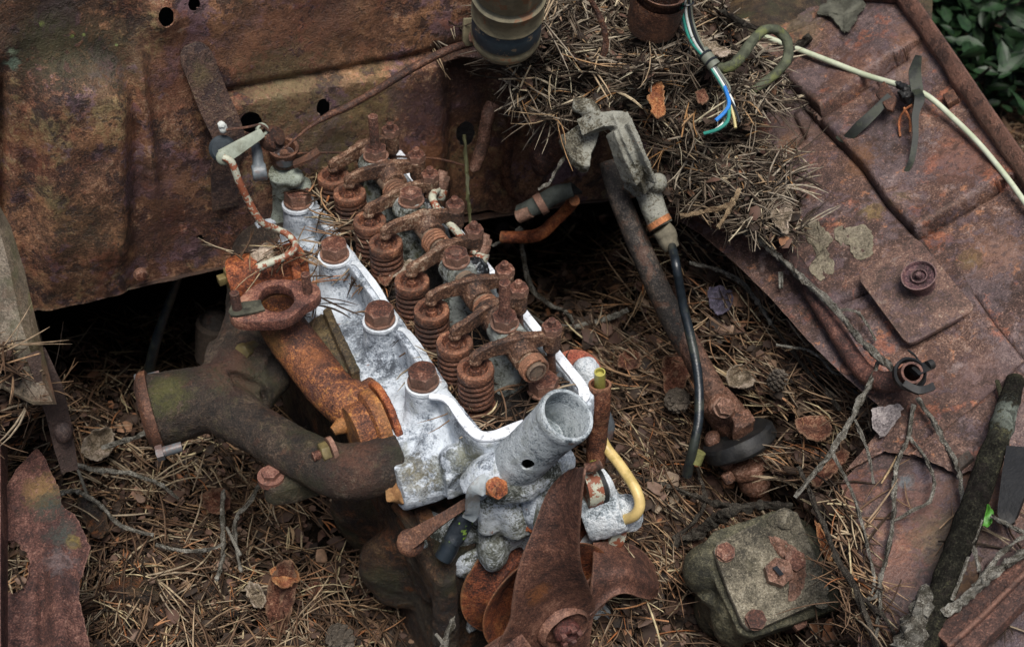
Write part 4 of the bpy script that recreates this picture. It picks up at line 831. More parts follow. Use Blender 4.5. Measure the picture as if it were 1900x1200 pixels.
m = blade([((930, 1260, -.004), (1095, 1260, .002)), ((925, 1200, -.002), (1092, 1200, .003)), ((945, 1150, .0), (1098, 1150, .003)), ((949, 1120, .0), (1103, 1118, .005)), ((956, 1075, -.002), (1092, 1085, .012)), ((968, 1030, -.006), (1079, 1048, .018)), ((988, 985, -.010), (1076, 1000, .021)), ((1006, 940, -.014), (1079, 950, .023)), ((1026, 903, -.017), (1083, 905, .023)), ((1052, 878, -.014), (1087, 878, .022)), ((1072, 869, -.004), (1088, 868, .018))], bulge=-.005)
b1 = m.build('fan_blade', M_fan, en, solid=.0018, angle=60)
m = blade([((1084, 1012, -.040), (1090, 1155, .004)), ((1104, 1006, -.034), (1094, 1142, .006)), ((1125, 1004, -.038), (1112, 1126, .006)), ((1150, 1005, -.040), (1136, 1106, .007)), ((1175, 1011, -.038), (1162, 1100, .008)), ((1198, 1027, -.034), (1190, 1108, .006)), ((1216, 1052, -.028), (1208, 1111, .002)), ((1225, 1078, -.020), (1220, 1104, -.006))][1:], bulge=.012)
m.build('fan_blade', M_fan, en, solid=.0018, angle=60)
m = blade([((1083, 1085, -.004), (1090, 1156, .003)), ((1098, 1072, -.010), (1098, 1146, .004)), ((1112, 1052, -.022), (1112, 1130, .005)), ((1118, 1030, -.034), (1120, 1120, .004))], bulge=.002)
m.build('blade_root', M_fan, en, solid=.0018, angle=60)
m = blade([((960, 1165, -.002), (1010, 1230, .006)), ((935, 1178, -.004), (960, 1260, .008)), ((900, 1200, -.008), (920, 1290, .010)), ((860, 1230, -.012), (880, 1320, .012))], bulge=.004)
m.build('fan_blade', M_fan, en, solid=.0018, angle=60)
m = MB(); m.lathe(HB+FN*.003, FN, [(.024, -.004), (.023, .001), (.0205, .0035), (.0195, .001), (.019, -.003)], 40); m.build('hub_ring', M_fan, en, disp=(.0006, 120))
m = MB(); m.lathe(HB+FN*.002, FN, [(0, 0), (.0115, 0), (.0115, .007), (.009, .010), (.005, .0105), (.0045, .006), (0, .006)], 30)
for k in range(5): a = k*1.257; x_, y_, z_ = frame(FN); m.box(HB+FN*.012+(x_*math.cos(a)+y_*math.sin(a))*.0082, x_*.0022, y_*.0022, FN*.0035)
m.build('hub_nut', rust('rust_hub', hexc('28100f'), hexc('5a2a26'), hexc('6f3a34'), hexc('946a62'), off=91), en, bevel=.0006, disp=(.0008, 200))
m = MB(); m.lathe(FF(1100, 1035, -.05), FN, [(0, -.01), (.030, -.01), (.030, .002), (.026, .003), (.0255, -.004), (0, -.006)], 40); m.ball(FF(1120, 1140, -.04), .02, .02, .02); m.build('pump_body', M_alu_white, en, disp=(.001, 90))
m = MB(); m.tube([W(880, 1165, .22), W(885, 1150, .235)], .010); m.ball(W(885, 1148, .24), .009); m.build('stub', M_zinc, en)
# hose stub
m = MB(); ptube(m, [(868, 952, .40, 17), (850, 985, .385, 19), (838, 1005, .378, 17)], seg=20); m2 = m
m.build('mossy_hose_stub', plain('hose_moss', hexc('20262c'), .5, .4, .0008, spots=(hexc('6f8a38'), .9, 70)), en, disp=(.0009, 130))
m = MB(); ptube(m, [(843, 992, .382, 17), (832, 1018, .372, 18), (822, 1036, .365, 17)], seg=20, n=2); m.build('hose_end', M_hose, en)
# ------------------------------------------------------------------ pine litter
def inpoly(px, py, poly):
    c = np.zeros(px.shape, bool); n = len(poly)
    for i in range(n):
        x1, y1 = poly[i]; x2, y2 = poly[(i+1) % n]
        k = ((y1 > py) != (y2 > py)) & (px < (x2-x1)*(py-y1)/((y2-y1) or 1e-9)+x1); c ^= k
    return c
class Field:
    def __init__(s, ctrl, amp=.012, seed=0):
        s.c = np.array(ctrl, float); s.amp = amp; s.seed = seed
    def z(s, px, py):
        d = (px[:, None]-s.c[None, :, 0])**2+(py[:, None]-s.c[None, :, 1])**2+400
        w = 1/d**1.6; z = (w*s.c[None, :, 2]).sum(1)/w.sum(1)
        return z+s.amp*(np.sin(px/37+s.seed)*np.cos(py/31+s.seed*2)*.5+np.sin(px/17+py/23+s.seed*3)*.25+np.sin(px/9-py/11)*.12)
    def world(s, px, py, dz=0):
        z = s.z(px, py)+dz; X = (px-950)/FPX; Y = -(py-600)/FPX; dy = CP+Y*SP; dzz = -SP+Y*CP; t = (z-CZ)/dzz
        return np.stack([X*t, dy*t, z], 1)
def npmesh(name, V, F, mat, attr=None, kind='stuff'):
    me = bpy.data.meshes.new(name); nv = len(V); nf = len(F); k = F.shape[1]
    me.vertices.add(nv); me.vertices.foreach_set('co', V.astype('f').ravel()); me.loops.add(nf*k); me.loops.foreach_set('vertex_index', F.astype('i').ravel())
    me.polygons.add(nf); me.polygons.foreach_set('loop_start', np.arange(0, nf*k, k, dtype='i')); 
    try: me.polygons.foreach_set('loop_total', np.full(nf, k, 'i'))
    except Exception: pass
    me.update(calc_edges=True)
    if attr is not None:
        a = me.attributes.new('tint', 'FLOAT', 'POINT'); a.data.foreach_set('value', attr.astype('f'))
    me.polygons.foreach_set('use_smooth', [True]*nf); me.materials.append(mat)
    o = bpy.data.objects.new(name, me); scene.collection.objects.link(o); o['kind'] = kind; return o
def needle_mat(name, stops):
    t = NT(name); a = t.n.new('ShaderNodeAttribute'); a.attribute_name = 'tint'
    col = t.ramp(a.outputs['Fac'], stops); n2 = t.noise(160, 4, .7); col = t.mix(t.mr(n2, .35, .65, 0, .55), col, grey(hexc('5a4a3a'), .6)); return t.done(col, .7, (), .25)
PAL = [(0, hexc('17110d')), (.22, hexc('34261c')), (.42, hexc('5c4432')), (.58, hexc('7c6450')), (.68, hexc('937658')), (.77, hexc('9a8c78')), (.87, hexc('b4a284')), (.94, hexc('a06238')), (1, hexc('cbbb94'))]
PALG = [(0, hexc('13100e')), (.28, hexc('302922')), (.48, hexc('574c40')), (.62, hexc('7c7060')), (.76, hexc('9a9080')), (.87, hexc('bcb096')), (.94, hexc('a07446')), (1, hexc('d0c6a8'))]
M_needle = needle_mat('pine_needles', PAL); M_needleg = needle_mat('grey_needles', PALG)
def needles(name, field, poly, n, mat, lift=(0, .012), ln=(.030, .066), rad=.00080, tilt=.35, dens=None, seed=1, dirb=None):
    r = np.random.default_rng(seed); P_ = np.array(poly); lo_, hi_ = P_.min(0), P_.max(0); xs, ys = [], []; n -= n % 2
    while len(xs) < n:
        x = r.uniform(lo_[0], hi_[0], n*2); y = r.uniform(lo_[1], hi_[1], n*2); k = inpoly(x, y, poly)
        # clumps
        cl = np.sin(x/41+seed)*np.sin(y/37+seed*1.7)+np.sin((x+y)/23+seed)*.6; k &= r.uniform(-1.5, 1.6, n*2) < cl+.9
        if dens is not None: k &= r.uniform(0, 1, n*2) < dens(x, y)
        xs += list(x[k]); ys += list(y[k])
    x = np.array(xs[:n]); y = np.array(ys[:n]); pr_ = r.uniform(0, 1, n//2) < .55; x[1::2] = np.where(pr_, x[::2], x[1::2]); y[1::2] = np.where(pr_, y[::2], y[1::2])   # many needles still in pairs
    lf = r.uniform(*lift, n); lf[1::2] = np.where(pr_, lf[::2]+.0006, lf[1::2]); base = field.world(x, y, lf)
    yaw = r.uniform(0, 2*math.pi, n); yaw[1::2] = np.where(pr_, yaw[::2]+r.normal(0, .16, n//2), yaw[1::2])
    if dirb is not None:
        m_ = r.uniform(0, 1, n) < .6; yaw[m_] = dirb(x, y)[m_]+r.normal(0, .35, m_.sum())
    # local slope of the field so needles lie along it
    e = 3.0; pa = field.world(x+e, y); pb = field.world(x, y+e); p0 = field.world(x, y)
    nn = np.cross(pa-p0, pb-p0); nn /= np.linalg.norm(nn, axis=1)[:, None]+1e-12; nn[nn[:, 2] < 0] *= -1
    nn = nn*.7+np.array([0, 0, .3]); nn /= np.linalg.norm(nn, axis=1)[:, None]
    d = np.stack([np.cos(yaw), np.sin(yaw), np.zeros(n)], 1); d -= nn*(d*nn).sum(1)[:, None]; d /= np.linalg.norm(d, axis=1)[:, None]
    pit = r.normal(0, tilt, n)*.5; d = d*np.cos(pit)[:, None]+nn*np.sin(pit)[:, None]
    s_ = np.cross(d, nn); s_ /= np.linalg.norm(s_, axis=1)[:, None]; u = np.cross(s_, d)
    L_ = r.uniform(*ln, n)*np.where(r.uniform(0, 1, n) < .25, .45, 1); L_[1::2] = np.where(pr_, L_[::2]*r.uniform(.9, 1.05, n//2), L_[1::2]); hm = np.where(np.repeat(pr_, 2), .5, 0); base = base+d*(L_*hm)[:, None]; cv = r.normal(0, .16, n); cu = r.normal(.05, .10, n); NS = 4
    V = []; rr = rad*r.uniform(.7, 1.35, n)
    tint = r.uniform(0, 1, n); tint[1::2] = np.where(pr_, tint[::2], tint[1::2]); tint = np.clip(tint+.12*np.sin(x/29+seed)*np.sin(y/23), 0, 1); A = []
    prof = [.75, 1, 1, .85, .25]
    for j in range(NS+1):
        t = j/NS-.5; c = base+d*(L_*t)[:, None]+s_*(L_*cv*(t*t*4-.33)*.5)[:, None]-u*(L_*cu*(t*t*4-.33)*.5)[:, None]
        for a in (0, 2.094, 4.188):
            V.append(c+(s_*math.cos(a)+u*math.sin(a))*(rr*prof[j])[:, None]); A.append(tint)
    V = np.stack(V, 1).reshape(-1, 3); A = np.stack(A, 1).ravel(); b = (np.arange(n)*15)[:, None]; F = []
    for j in range(NS):
        for k in range(3): F.append(np.stack([b[:, 0]+j*3+k, b[:, 0]+j*3+(k+1) % 3, b[:, 0]+(j+1)*3+(k+1) % 3, b[:, 0]+(j+1)*3+k], 1))
    F = np.stack(F, 1).reshape(-1, 4); return npmesh(name, V, F, mat, A)
def chips(name, field, poly, n, mat, size=(.003, .010), lift=(0, .006), seed=3):
    """bark crumbs and broken leaf: small bent scales"""
    r = np.random.default_rng(seed); P_ = np.array(poly); lo_, hi_ = P_.min(0), P_.max(0); x = r.uniform(lo_[0], hi_[0], n*4); y = r.uniform(lo_[1], hi_[1], n*4)
    k = inpoly(x, y, poly); x = x[k][:n]; y = y[k][:n]; n = len(x); c = field.world(x, y, r.uniform(*lift, n)); V = []; T = r.uniform(0, 1, n)
    nn = np.stack([r.normal(0, .4, n), r.normal(-.25, .4, n), np.ones(n)], 1); nn /= np.linalg.norm(nn, axis=1)[:, None]
    yw = r.uniform(0, 6.28, n); d = np.stack([np.cos(yw), np.sin(yw), np.zeros(n)], 1); d -= nn*(d*nn).sum(1)[:, None]; d /= np.linalg.norm(d, axis=1)[:, None]; s_ = np.cross(nn, d)
    sz = size[0]+(size[1]-size[0])*r.uniform(0, 1, n)**2.5; ratio = r.uniform(.35, 1, n); K = 7
    V.append(c+nn*(sz*.25)[:, None])
    for i in range(K):
        a = 2*math.pi*i/K; q = r.uniform(.65, 1.15, n); V.append(c+d*(sz*q*math.cos(a))[:, None]+s_*(sz*ratio*q*math.sin(a))[:, None]-nn*(sz*.25*abs(math.cos(a))*r.uniform(-.6, 1.2, n))[:, None])
    V = np.stack(V, 1).reshape(-1, 3); b = np.arange(n)*(K+1); F = np.stack([np.stack([b, b+1+i, b+1+(i+1) % K], 1) for i in range(K)], 1).reshape(-1, 3)
    return npmesh(name, V, F, mat, np.repeat(T, K+1))
def bed(name, field, poly, mat, ext=0, step=9):
    P_ = np.array(poly); lo_, hi_ = P_.min(0)-ext, P_.max(0)+ext; nx = int((hi_[0]-lo_[0])/step)+1; ny = int((hi_[1]-lo_[1])/step)+1
    gx, gy = np.meshgrid(np.linspace(lo_[0], hi_[0], nx), np.linspace(lo_[1], hi_[1], ny)); x = gx.ravel(); y = gy.ravel(); r = np.random.default_rng(5)
    V = field.world(x, y, r.uniform(-.004, .002, len(x))); F = []
    cx = (gx[:-1, :-1]+gx[1:, 1:])/2; cy = (gy[:-1, :-1]+gy[1:, 1:])/2; ins = inpoly(cx.ravel(), cy.ravel(), poly)
    jj, ii = np.meshgrid(np.arange(ny-1), np.arange(nx-1), indexing='ij'); a = (jj*nx+ii).ravel()[ins]
    F = np.stack([a, a+1, a+nx+1, a+nx], 1)[:, ::-1]
    # give the mass a body: a lower copy some way beneath
    return npmesh(name, V, F, mat)
PAL_C = [(0, hexc('120d0b')), (.35, hexc('271b16')), (.6, hexc('42302a')), (.78, hexc('5f463c')), (.9, hexc('7a6558')), (.96, hexc('8a5a3a')), (1, hexc('978a78'))]
M_chip = needle_mat('bark_crumbs', PAL_C)
# lower left hollow
FB = Field([(120, 650, .12), (250, 610, .07), (380, 600, .07), (180, 560, .05), (330, 540, .05), (450, 640, .08), (-60, 630, .53), (0, 650, .52), (40, 690, .50), (60, 735, .46), (0, 760, .44), (120, 770, .26), (60, 850, .26), (20, 1050, .14), (0, 1010, .15), (0, 1100, .15), (50, 1030, .16), (50, 1080, .16), (200, 720, .20), (300, 740, .16), (250, 800, .22), (160, 800, .24), (400, 860, .20), (300, 900, .22), (180, 950, .24), (450, 960, .19), (330, 1000, .22), (560, 1000, .17), (250, 1100, .24), (420, 1100, .22), (560, 1120, .20), (700, 1100, .16), (740, 1180, .15), (640, 900, .17), (100, 1200, .25), (400, 1250, .24), (850, 1200, .10), (900, 1000, .10), (-60, 1250, .27), (520, 780, .16)], seed=1)
PB = [(-80, 630), (10, 640), (75, 700), (104, 700), (120, 600), (300, 570), (440, 560), (560, 700), (640, 760), (900, 900), (980, 1290), (-80, 1290)]
bed('soil_bed', FB, PB, M_soil)['kind'] = 'stuff'
def dB(x, y): return np.clip(.35+.65*((x < 560)|(y > 1000))-.5*((x > 560)&(y < 1020)), .05, 1)*np.where((x > 760), .15, 1)
needles('pine_needle_litter', FB, PB, 5200, M_needle, dens=dB, seed=11); chips('bark_litter', FB, PB, 2600, M_chip, seed=12); chips('leaf_fragments', FB, PB, 420, M_chip, size=(.005, .012), lift=(.002, .012), seed=13)
# right hand slope beside the steering column
FR = Field([(920, 480, .08), (1000, 440, .06), (1100, 430, .08), (900, 560, .12), (1060, 520, .16), (1150, 480, .22), (1000, 560, .17), (980, 700, .22), (1050, 620, .25), (1100, 600, .29), (1200, 520, .31), (1290, 480, .37), (1400, 520, .375), (1500, 620, .375), (1590, 740, .365), (1640, 790, .36), (1350, 600, .35), (1450, 700, .355), (1200, 680, .29), (1150, 800, .27), (1200, 900, .27), (1280, 800, .28), (1300, 900, .25), (1500, 850, .34), (1560, 940, .34), (1420, 960, .25), (1380, 865, .25), (1410, 925, .22), (1350, 835, .26), (1450, 850, .31), (1500, 1040, .25), (1545, 1060, .26), (1540, 1110, .25), (1250, 1000, .26), (1180, 1100, .26), (1280, 1160, .18), (1240, 1200, .2), (1590, 1080, .335), (1570, 1200, .30), (1450, 1200, .20), (1640, 1200, .34), (1120, 1180, .22), (1000, 900, .2), (1000, 1200, .16)], seed=3)
PR = [(880, 700), (860, 540), (900, 440), (1000, 400), (1120, 400), (1228, 420), (1300, 440), (1420, 500), (1500, 600), (1570, 690), (1640, 770), (1610, 840), (1545, 900), (1548, 960), (1590, 1040), (1602, 1100), (1600, 1200), (1680, 1290), (980, 1290), (930, 1000)]
bed('soil_bed', FR, PR, M_soil)
def dR(x, y): return np.where((x > 1240)&(x < 1420)&(y > 1090), .25, np.where(x < 1060, .45, 1))*np.where((x > 1560)&(y > 1020)&(y < 1120), .8, 1)
def yR(x, y): return np.where((x > 1480)&(y > 900), -1.15, 2.4)
needles('pine_needle_litter', FR, PR, 5600, M_needle, dens=dR, seed=21, dirb=yR); chips('bark_litter', FR, PR, 3600, M_chip, size=(.004, .014), seed=22); chips('leaf_fragments', FR, PR, 520, M_chip, size=(.005, .012), lift=(.002, .012), seed=23)
# the heap on the cowl, top centre
FS = Field([(930, -80, .66), (1000, 0, .64), (960, 60, .62), (970, 150, .58), (1000, 205, .545), (1100, 100, .60), (1100, 180, .565), (1200, 100, .60), (1250, 10, .62), (1150, 225, .53), (1190, 250, .515), (1230, 330, .485), (1262, 400, .465), (1350, 420, .475), (1340, 300, .50), (1280, 200, .55), (1380, 150, .55), (1430, 80, .56), (1440, 180, .535), (1450, 300, .50), (1480, 430, .475), (1350, 0, .61), (1330, 60, .58)], amp=.010, seed=5)
PS = [(925, -90), (905, 40), (930, 110), (955, 190), (990, 222), (1050, 190), (1130, 205), (1185, 232), (1222, 310), (1244, 372), (1330, 404), (1400, 430), (1475, 455), (1486, 380), (1455, 300), (1400, 260), (1380, 215), (1440, 200), (1452, 150), (1420, 90), (1350, 30), (1345, -90)]
bed('soil_bed', FS, PS, M_soil)
needles('pine_needle_litter', FS, PS, 5400, M_needleg, seed=31, lift=(0, .010), tilt=.22, ln=(.022, .050)); chips('bark_litter', FS, PS, 2600, M_chip, seed=32); chips('leaf_fragments', FS, PS, 260, M_chip, size=(.004, .010), lift=(.004, .012), seed=33)
# small clump caught on the pipe, left of the canister, and needles hanging over the firewall
FT = Field([(740, -40, .60), (740, 60, .545), (790, 20, .57), (860, 0, .585), (830, 80, .55), (760, 100, .53)], amp=.006, seed=7)
PT_ = [(735, -60), (728, 40), (742, 80), (770, 78), (800, 66), (826, 72), (836, 30), (880, -60)]
bed('soil_bed', FT, [(745, -60), (742, 30), (760, 60), (800, 50), (824, 20), (860, -60)], M_soil); needles('pine_needle_litter', FT, PT_, 420, M_needleg, seed=41, lift=(.002, .02), tilt=.8)
FH = Field([(950, 160, .57), (1000, 200, .545), (1060, 200, .545), (1120, 230, .535)], amp=.003, seed=2)
needles('pine_needle_litter', FH, [(940, 130), (965, 190), (1010, 225), (1080, 215), (1130, 225), (1100, 170)], 260, M_needleg, seed=43, lift=(.002, .016), tilt=.9)
# needles fallen on the cylinder head
def headneedles(name, poly, z, n, seed, mat=M_needle, lift=(.001, .006), ln=(.02, .045), tilt=.3):
    return needles(name, Field([(a, b, z) for a, b in poly], amp=.001), poly, n, mat, lift=lift, ln=ln, seed=seed, tilt=tilt)
headneedles('fallen_needles', [(560, 310), (610, 300), (660, 380), (690, 430), (660, 450), (620, 440), (600, 400), (560, 350)], .474, 150, 51, lift=(.0, .012))
headneedles('fallen_needles', [(590, 440), (700, 470), (860, 720), (960, 790), (900, 800), (830, 720), (760, 640), (690, 560)], .457, 190, 52)
headneedles('fallen_needles', [(800, 600), (1000, 640), (1060, 720), (980, 770), (860, 760)], .459, 110, 53, lift=(.001, .01))
headneedles('fallen_needles', [(420, 470), (560, 440), (560, 480), (480, 500)], .476, 34, 54, lift=(.0, .01)); headneedles('fallen_needles', [(540, 440), (570, 440), (600, 590), (575, 590)], .45, 40, 55, lift=(.0, .02))
headneedles('fallen_needles', [(700, 700), (730, 760), (640, 800), (620, 800)], .432, 6, 56)
FPf = type('F', (), {})()
class PlaneField(Field):
    def __init__(s, p0, n): s.p = np.array(p0); s.n = np.array(n)
    def world(s, px, py, dz=0):
        X = (px-950)/FPX; Y = -(py-600)/FPX; d = np.stack([X, CP+Y*SP, -SP+Y*CP], 1); C = np.array([0, 0, CZ]); t = ((s.p-C)@s.n)/(d@s.n); dz = np.broadcast_to(dz, px.shape)
        return C+d*t[:, None]+s.n[None]*dz[:, None]
PFw = PlaneField(LPP, LPN); PFe = PlaneField(FPP, FPN)
needles('fallen_needles', PFw, [(1640, 850), (1900, 860), (1900, 1200), (1640, 1200)], 26, M_needle, lift=(.003, .006), seed=61, tilt=.1)
needles('fallen_needles', PFe, [(1340, 100), (1500, 80), (1480, 260), (1500, 480), (1400, 460)], 60, M_needleg, lift=(.003, .008), seed=62, tilt=.2); needles('fallen_needles', PFe, [(1420, 170), (1465, 140), (1475, 200), (1440, 215)], 24, M_needleg, lift=(.004, .008), seed=63, tilt=.2)
needles('fallen_needles', PFw, [(1545, 880), (1600, 1000), (1640, 1160), (1690, 1200), (1600, 1200), (1560, 1100)], 220, M_needle, lift=(.002, .012), seed=64, dirb=lambda x, y: np.full(x.shape, -1.1))
FG = Field([(1700, -20, .02), (1950, 300, .02)], amp=.004)
needles('forest_floor_needles', FG, [(1680, -60), (1990, -60), (1990, 420), (1860, 260)], 1800, M_needle, seed=71, lift=(0, .02), ln=(.04, .08), rad=.0012)
chips('forest_floor_leaves', FG, [(1680, -60), (1990, -60), (1990, 420), (1860, 260)], 900, M_chip, size=(.008, .035), seed=72)

# ------------------------------------------------------------------ loose bark, cones, leaves, one thing each
def flake(name, poly, z, mat, label, cat='bark', curl=.006, seed=0, slope=(0, 0), th=.0012, group=None, pf=None):
    cx = sum(p[0] for p in poly)/len(poly); cy = sum(p[1] for p in poly)/len(poly)
    f = pf or (lambda x, y, o: W(x, y, z+o+slope[0]*(x-cx)+slope[1]*(y-cy)))
    o = flake_on(f, poly, th, name, mat, None, lift=.002, curl=curl, seed=seed); tag(o, label, cat, group); return o
flake('bark_flake', [(1208, 158), (1220, 150), (1232, 156), (1234, 178), (1232, 192), (1236, 206), (1230, 220), (1218, 222), (1208, 208), (1210, 196), (1201, 188), (1203, 172)], .575, M_bark2, 'bright orange two lobed flake of pine bark on the heap beside the wires', curl=.004, seed=3)
flake('bark_flake', [(492, 1130), (500, 1070), (520, 1040), (545, 1036), (552, 1080), (546, 1120), (530, 1170), (518, 1186), (500, 1160)], .225, M_bark, 'long pinkish brown bark flake standing out at the bottom left of the engine', curl=.012, seed=5, slope=(.0, -.0004))
flake('bark_flake', [(500, 1060), (510, 1048), (545, 1050), (558, 1072), (545, 1080), (530, 1092), (508, 1080)], .245, M_bark2, 'tan curled bark scrap above the long pinkish bark flake', curl=.008, seed=6)
flake('bark_flake', [(456, 1084), (470, 1075), (492, 1100), (490, 1130), (470, 1125), (458, 1105)], .23, M_leafdead, 'grey brown crumpled bark piece left of the long pinkish flake', curl=.012, seed=7)
flake('dead_leaf', [(148, 835), (165, 800), (205, 788), (215, 810), (208, 840), (180, 856), (160, 850)], .262, M_leafdead, 'pale crumpled dead leaf near the left end of the exhaust manifold', 'leaf', curl=.016, seed=8)
flake('bark_flake', [(1226, 662), (1262, 652), (1282, 672), (1280, 700), (1262, 735), (1235, 738), (1228, 700)], .305, M_bark, 'broad brown bark plate standing behind the black hose', curl=.006, seed=9, slope=(0, -.0003))
flake('bark_flake', [(1145, 660), (1165, 645), (1188, 655), (1192, 680), (1165, 690), (1148, 680)], .302, M_bark, 'small ragged brown bark flake between engine and steering column', curl=.008, seed=10)
flake('dead_leaf', [(1432, 385), (1448, 372), (1470, 378), (1470, 400), (1462, 415), (1465, 432), (1455, 438), (1440, 420), (1428, 405)], .488, M_leafdead, 'pale tan dead leaf at the right edge of the upper needle heap', 'leaf', curl=.008, seed=11)
flake('bark_flake', [(1310, 535), (1340, 528), (1362, 545), (1356, 575), (1330, 588), (1318, 565)], .366, rust('violet_bark', hexc('2c2630'), hexc('4a4654'), hexc('5f5a6c'), hexc('787084'), off=93), 'violet grey torn flake on the litter right of the black hose', curl=.008, seed=12)
flake('bark_flake', [(1470, 780), (1500, 770), (1535, 772), (1546, 800), (1530, 820), (1490, 812)], .362, M_bark, 'wide purplish bark flake lying near the pipe end on needles', curl=.006, seed=13)
flake('dead_leaf', [(1345, 690), (1375, 672), (1405, 688), (1398, 715), (1370, 722), (1350, 715)], .345, M_leafdead, 'pinkish grey mottled dead leaf just above the steering coupling', 'leaf', curl=.012, seed=14)
flake('bark_flake', [(1296, 70), (1330, 80), (1362, 98), (1350, 106), (1318, 104), (1300, 96)], .592, M_leafdead, 'pale pinkish bark chip right beside the cable sleeve', curl=.004, seed=15)
flake('bark_flake', [(1288, 172), (1306, 164), (1314, 180), (1308, 196), (1292, 190)], .565, M_bark, 'small pink brown bark chip left of the blue wire', curl=.003, seed=16)
flake('bark_flake', [(1192, 92), (1212, 86), (1224, 96), (1210, 104), (1196, 104)], .60, M_bark, 'small brown bark chip below the dark filler mouth', curl=.003, seed=17)
flake('bark_flake', [(1500, 880), (1525, 868), (1560, 830), (1580, 840), (1556, 872), (1530, 890), (1512, 905)], .366, M_bark, 'ringed orange brown bark plate beside the slot between the panels', curl=.010, seed=18)
flake('bark_flake', [(1512, 965), (1524, 975), (1540, 1010), (1548, 1040), (1534, 1042), (1518, 1005)], .362, M_bark2, 'narrow curled orange bark strip next to the steering gearbox', curl=.008, seed=19)
flake('metal_scrap', [(190, 1090), (225, 1068), (270, 1072), (296, 1095), (290, 1125), (250, 1115), (215, 1120)], .258, M_block, 'rusty green shell like scrap in the needles right of the ragged plate', 'scrap', curl=-.020, seed=20)
flake('metal_scrap', [(1620, 770), (1645, 760), (1682, 758), (1668, 790), (1640, 825), (1622, 800)], .0, rust('grey_scrap', hexc('4a4444'), hexc('7c7474'), hexc('928a88'), hexc('a8a09c'), off=95, scabs=.3), 'thin pale grey wedge of scrap under the open pipe end', 'scrap', curl=.002, seed=21, pf=lambda x, y, o: FP(x, y, o+.004))
flake('metal_scrap', [(140, 925), (165, 920), (195, 945), (205, 980), (185, 1000), (160, 985), (150, 950)], .25, M_block, 'dull reddish scrap tucked behind the ragged plate', 'scrap', curl=.008, seed=22)
flake('bark_flake', [(370, 920), (400, 900), (430, 915), (425, 950), (395, 955), (375, 940)], .225, M_bark, 'rolled brown bark pieces in the shade under the manifold', curl=.016, seed=23)
flake('bark_flake', [(580, 1075), (600, 1082), (596, 1100), (575, 1112), (565, 1095)], .20, M_bark, 'small russet flake in the shade left of the engine block', curl=.005, seed=24)
flake('bark_flake', [(838, 745), (848, 760), (862, 762), (868, 770), (850, 772), (836, 762)], .460, M_bark, 'tiny red brown flake by the front valve spring', curl=.004, seed=25)
flake('bark_flake', [(700, 508), (720, 500), (732, 512), (722, 528), (704, 530)], .464, M_bark, 'red brown curled flake between the valve springs and the head bolt', curl=.006, seed=26)
flake('bark_flake', [(720, 500), (755, 480), (775, 484), (740, 508), (726, 514)], .466, M_leafdead, 'pinkish bark scrap wedged by a middle valve spring', curl=.003, seed=27)
gl = flake('green_leaf', [(1834, 962), (1846, 970), (1853, 986), (1849, 1001), (1836, 1006), (1824, 996), (1825, 976)], 0, M_green, 'single fresh bright green leaf beside the thick dark branch', 'leaf', curl=.006, seed=28, th=.0004, pf=lambda x, y, o: LP(x, y, o+.022))
def cone(x, y, z, r, label, ax):
    c = W(x, y, z); ax = ax.normalized(); X, Y, Z = frame(ax); m = MB(); m.ball(c, r*.7, r*.7, r*.95, ax)
    n = 46
    for i in range(n):
        t = (i+.5)/n; a = i*2.39996; h = (t*2-1)*r*1.1; rr = r*math.sqrt(max(0, 1-(t*2-1)**2*.8)); d = X*math.cos(a)+Y*math.sin(a); p = c+Z*h+d*rr
        s_ = Z.cross(d); w = r*.30; q = (d+Z*.35).normalized()
        m.add([c+Z*h+d*rr*.4-s_*w*.5, c+Z*h+d*rr*.4+s_*w*.5, p+s_*w+Z*r*.1, p+q*r*.16+Z*r*.16, p-s_*w+Z*r*.1, p+q*r*.05-Z*r*.10], [(0, 1, 2, 3, 4), (0, 4, 5), (4, 3, 5), (3, 2, 5), (2, 1, 5), (1, 0, 5)])
    o = m.build('pine_cone', M_cone, None); tag(o, label, 'pine cone'); return o
cone(1442, 706, .378, .0085, 'small open grey brown pine cone on the litter right of the steering column', UP+EUx*.4)
cone(1256, 742, .30, .0115, 'black ragged pine cone leaning behind the black hose', UP*.5-EVx*.6-EUx*.3)
cone(630, 1182, .21, .012, 'brown pine cone half hidden at the bottom edge of the picture', UP*.4-EVx)

# ------------------------------------------------------------------ twigs
def twig(name, paths, mat, label, cat='twig', zf=None, wob=.75, seg=8, knots=True):
    m = MB()
    for pth in paths:
        P_, R_ = [], []
        for q in pth:
            if zf: p = zf(q[0], q[1], q[2]); r = q[3]
            else: p = W(q[0], q[1], q[2]); r = q[3]
            P_.append(p); R_.append(pr(p, r*(.84 if knots else 1)))
        m.tube(P_, R_, seg=seg, n=6, wob=wob)
        if knots:
            for p, r in list(zip(P_, R_))[1:-1]: m.ball(p, r*1.25, r*1.15, r*1.35, seg=8)
    o = m.build(name, mat, None, disp=(.0004, 260)); tag(o, label, cat); return o
LPo = lambda x, y, o: LP(x, y, o); FPo = lambda x, y, o: FP(x, y, o)
twig('twig', [[(1375, 448, 0.028, 6), (1425, 478, 0.030, 7), (1460, 508, 0.028, 7), (1500, 545, 0.028, 7.5), (1560, 600, 0.028, 7.5), (1600, 650, 0.028, 7), (1640, 692, 0.030, 7.5), (1672, 718, 0.030, 5.5)], [(1457, 522, .016, 5), (1456, 548, .012, 4)], [(1560, 590, .014, 3), (1600, 596, .014, 3), (1628, 640, .008, 2.5)]], M_twig, 'long lichen spotted stick lying along the inner edge of the upper wing', zf=FPo)
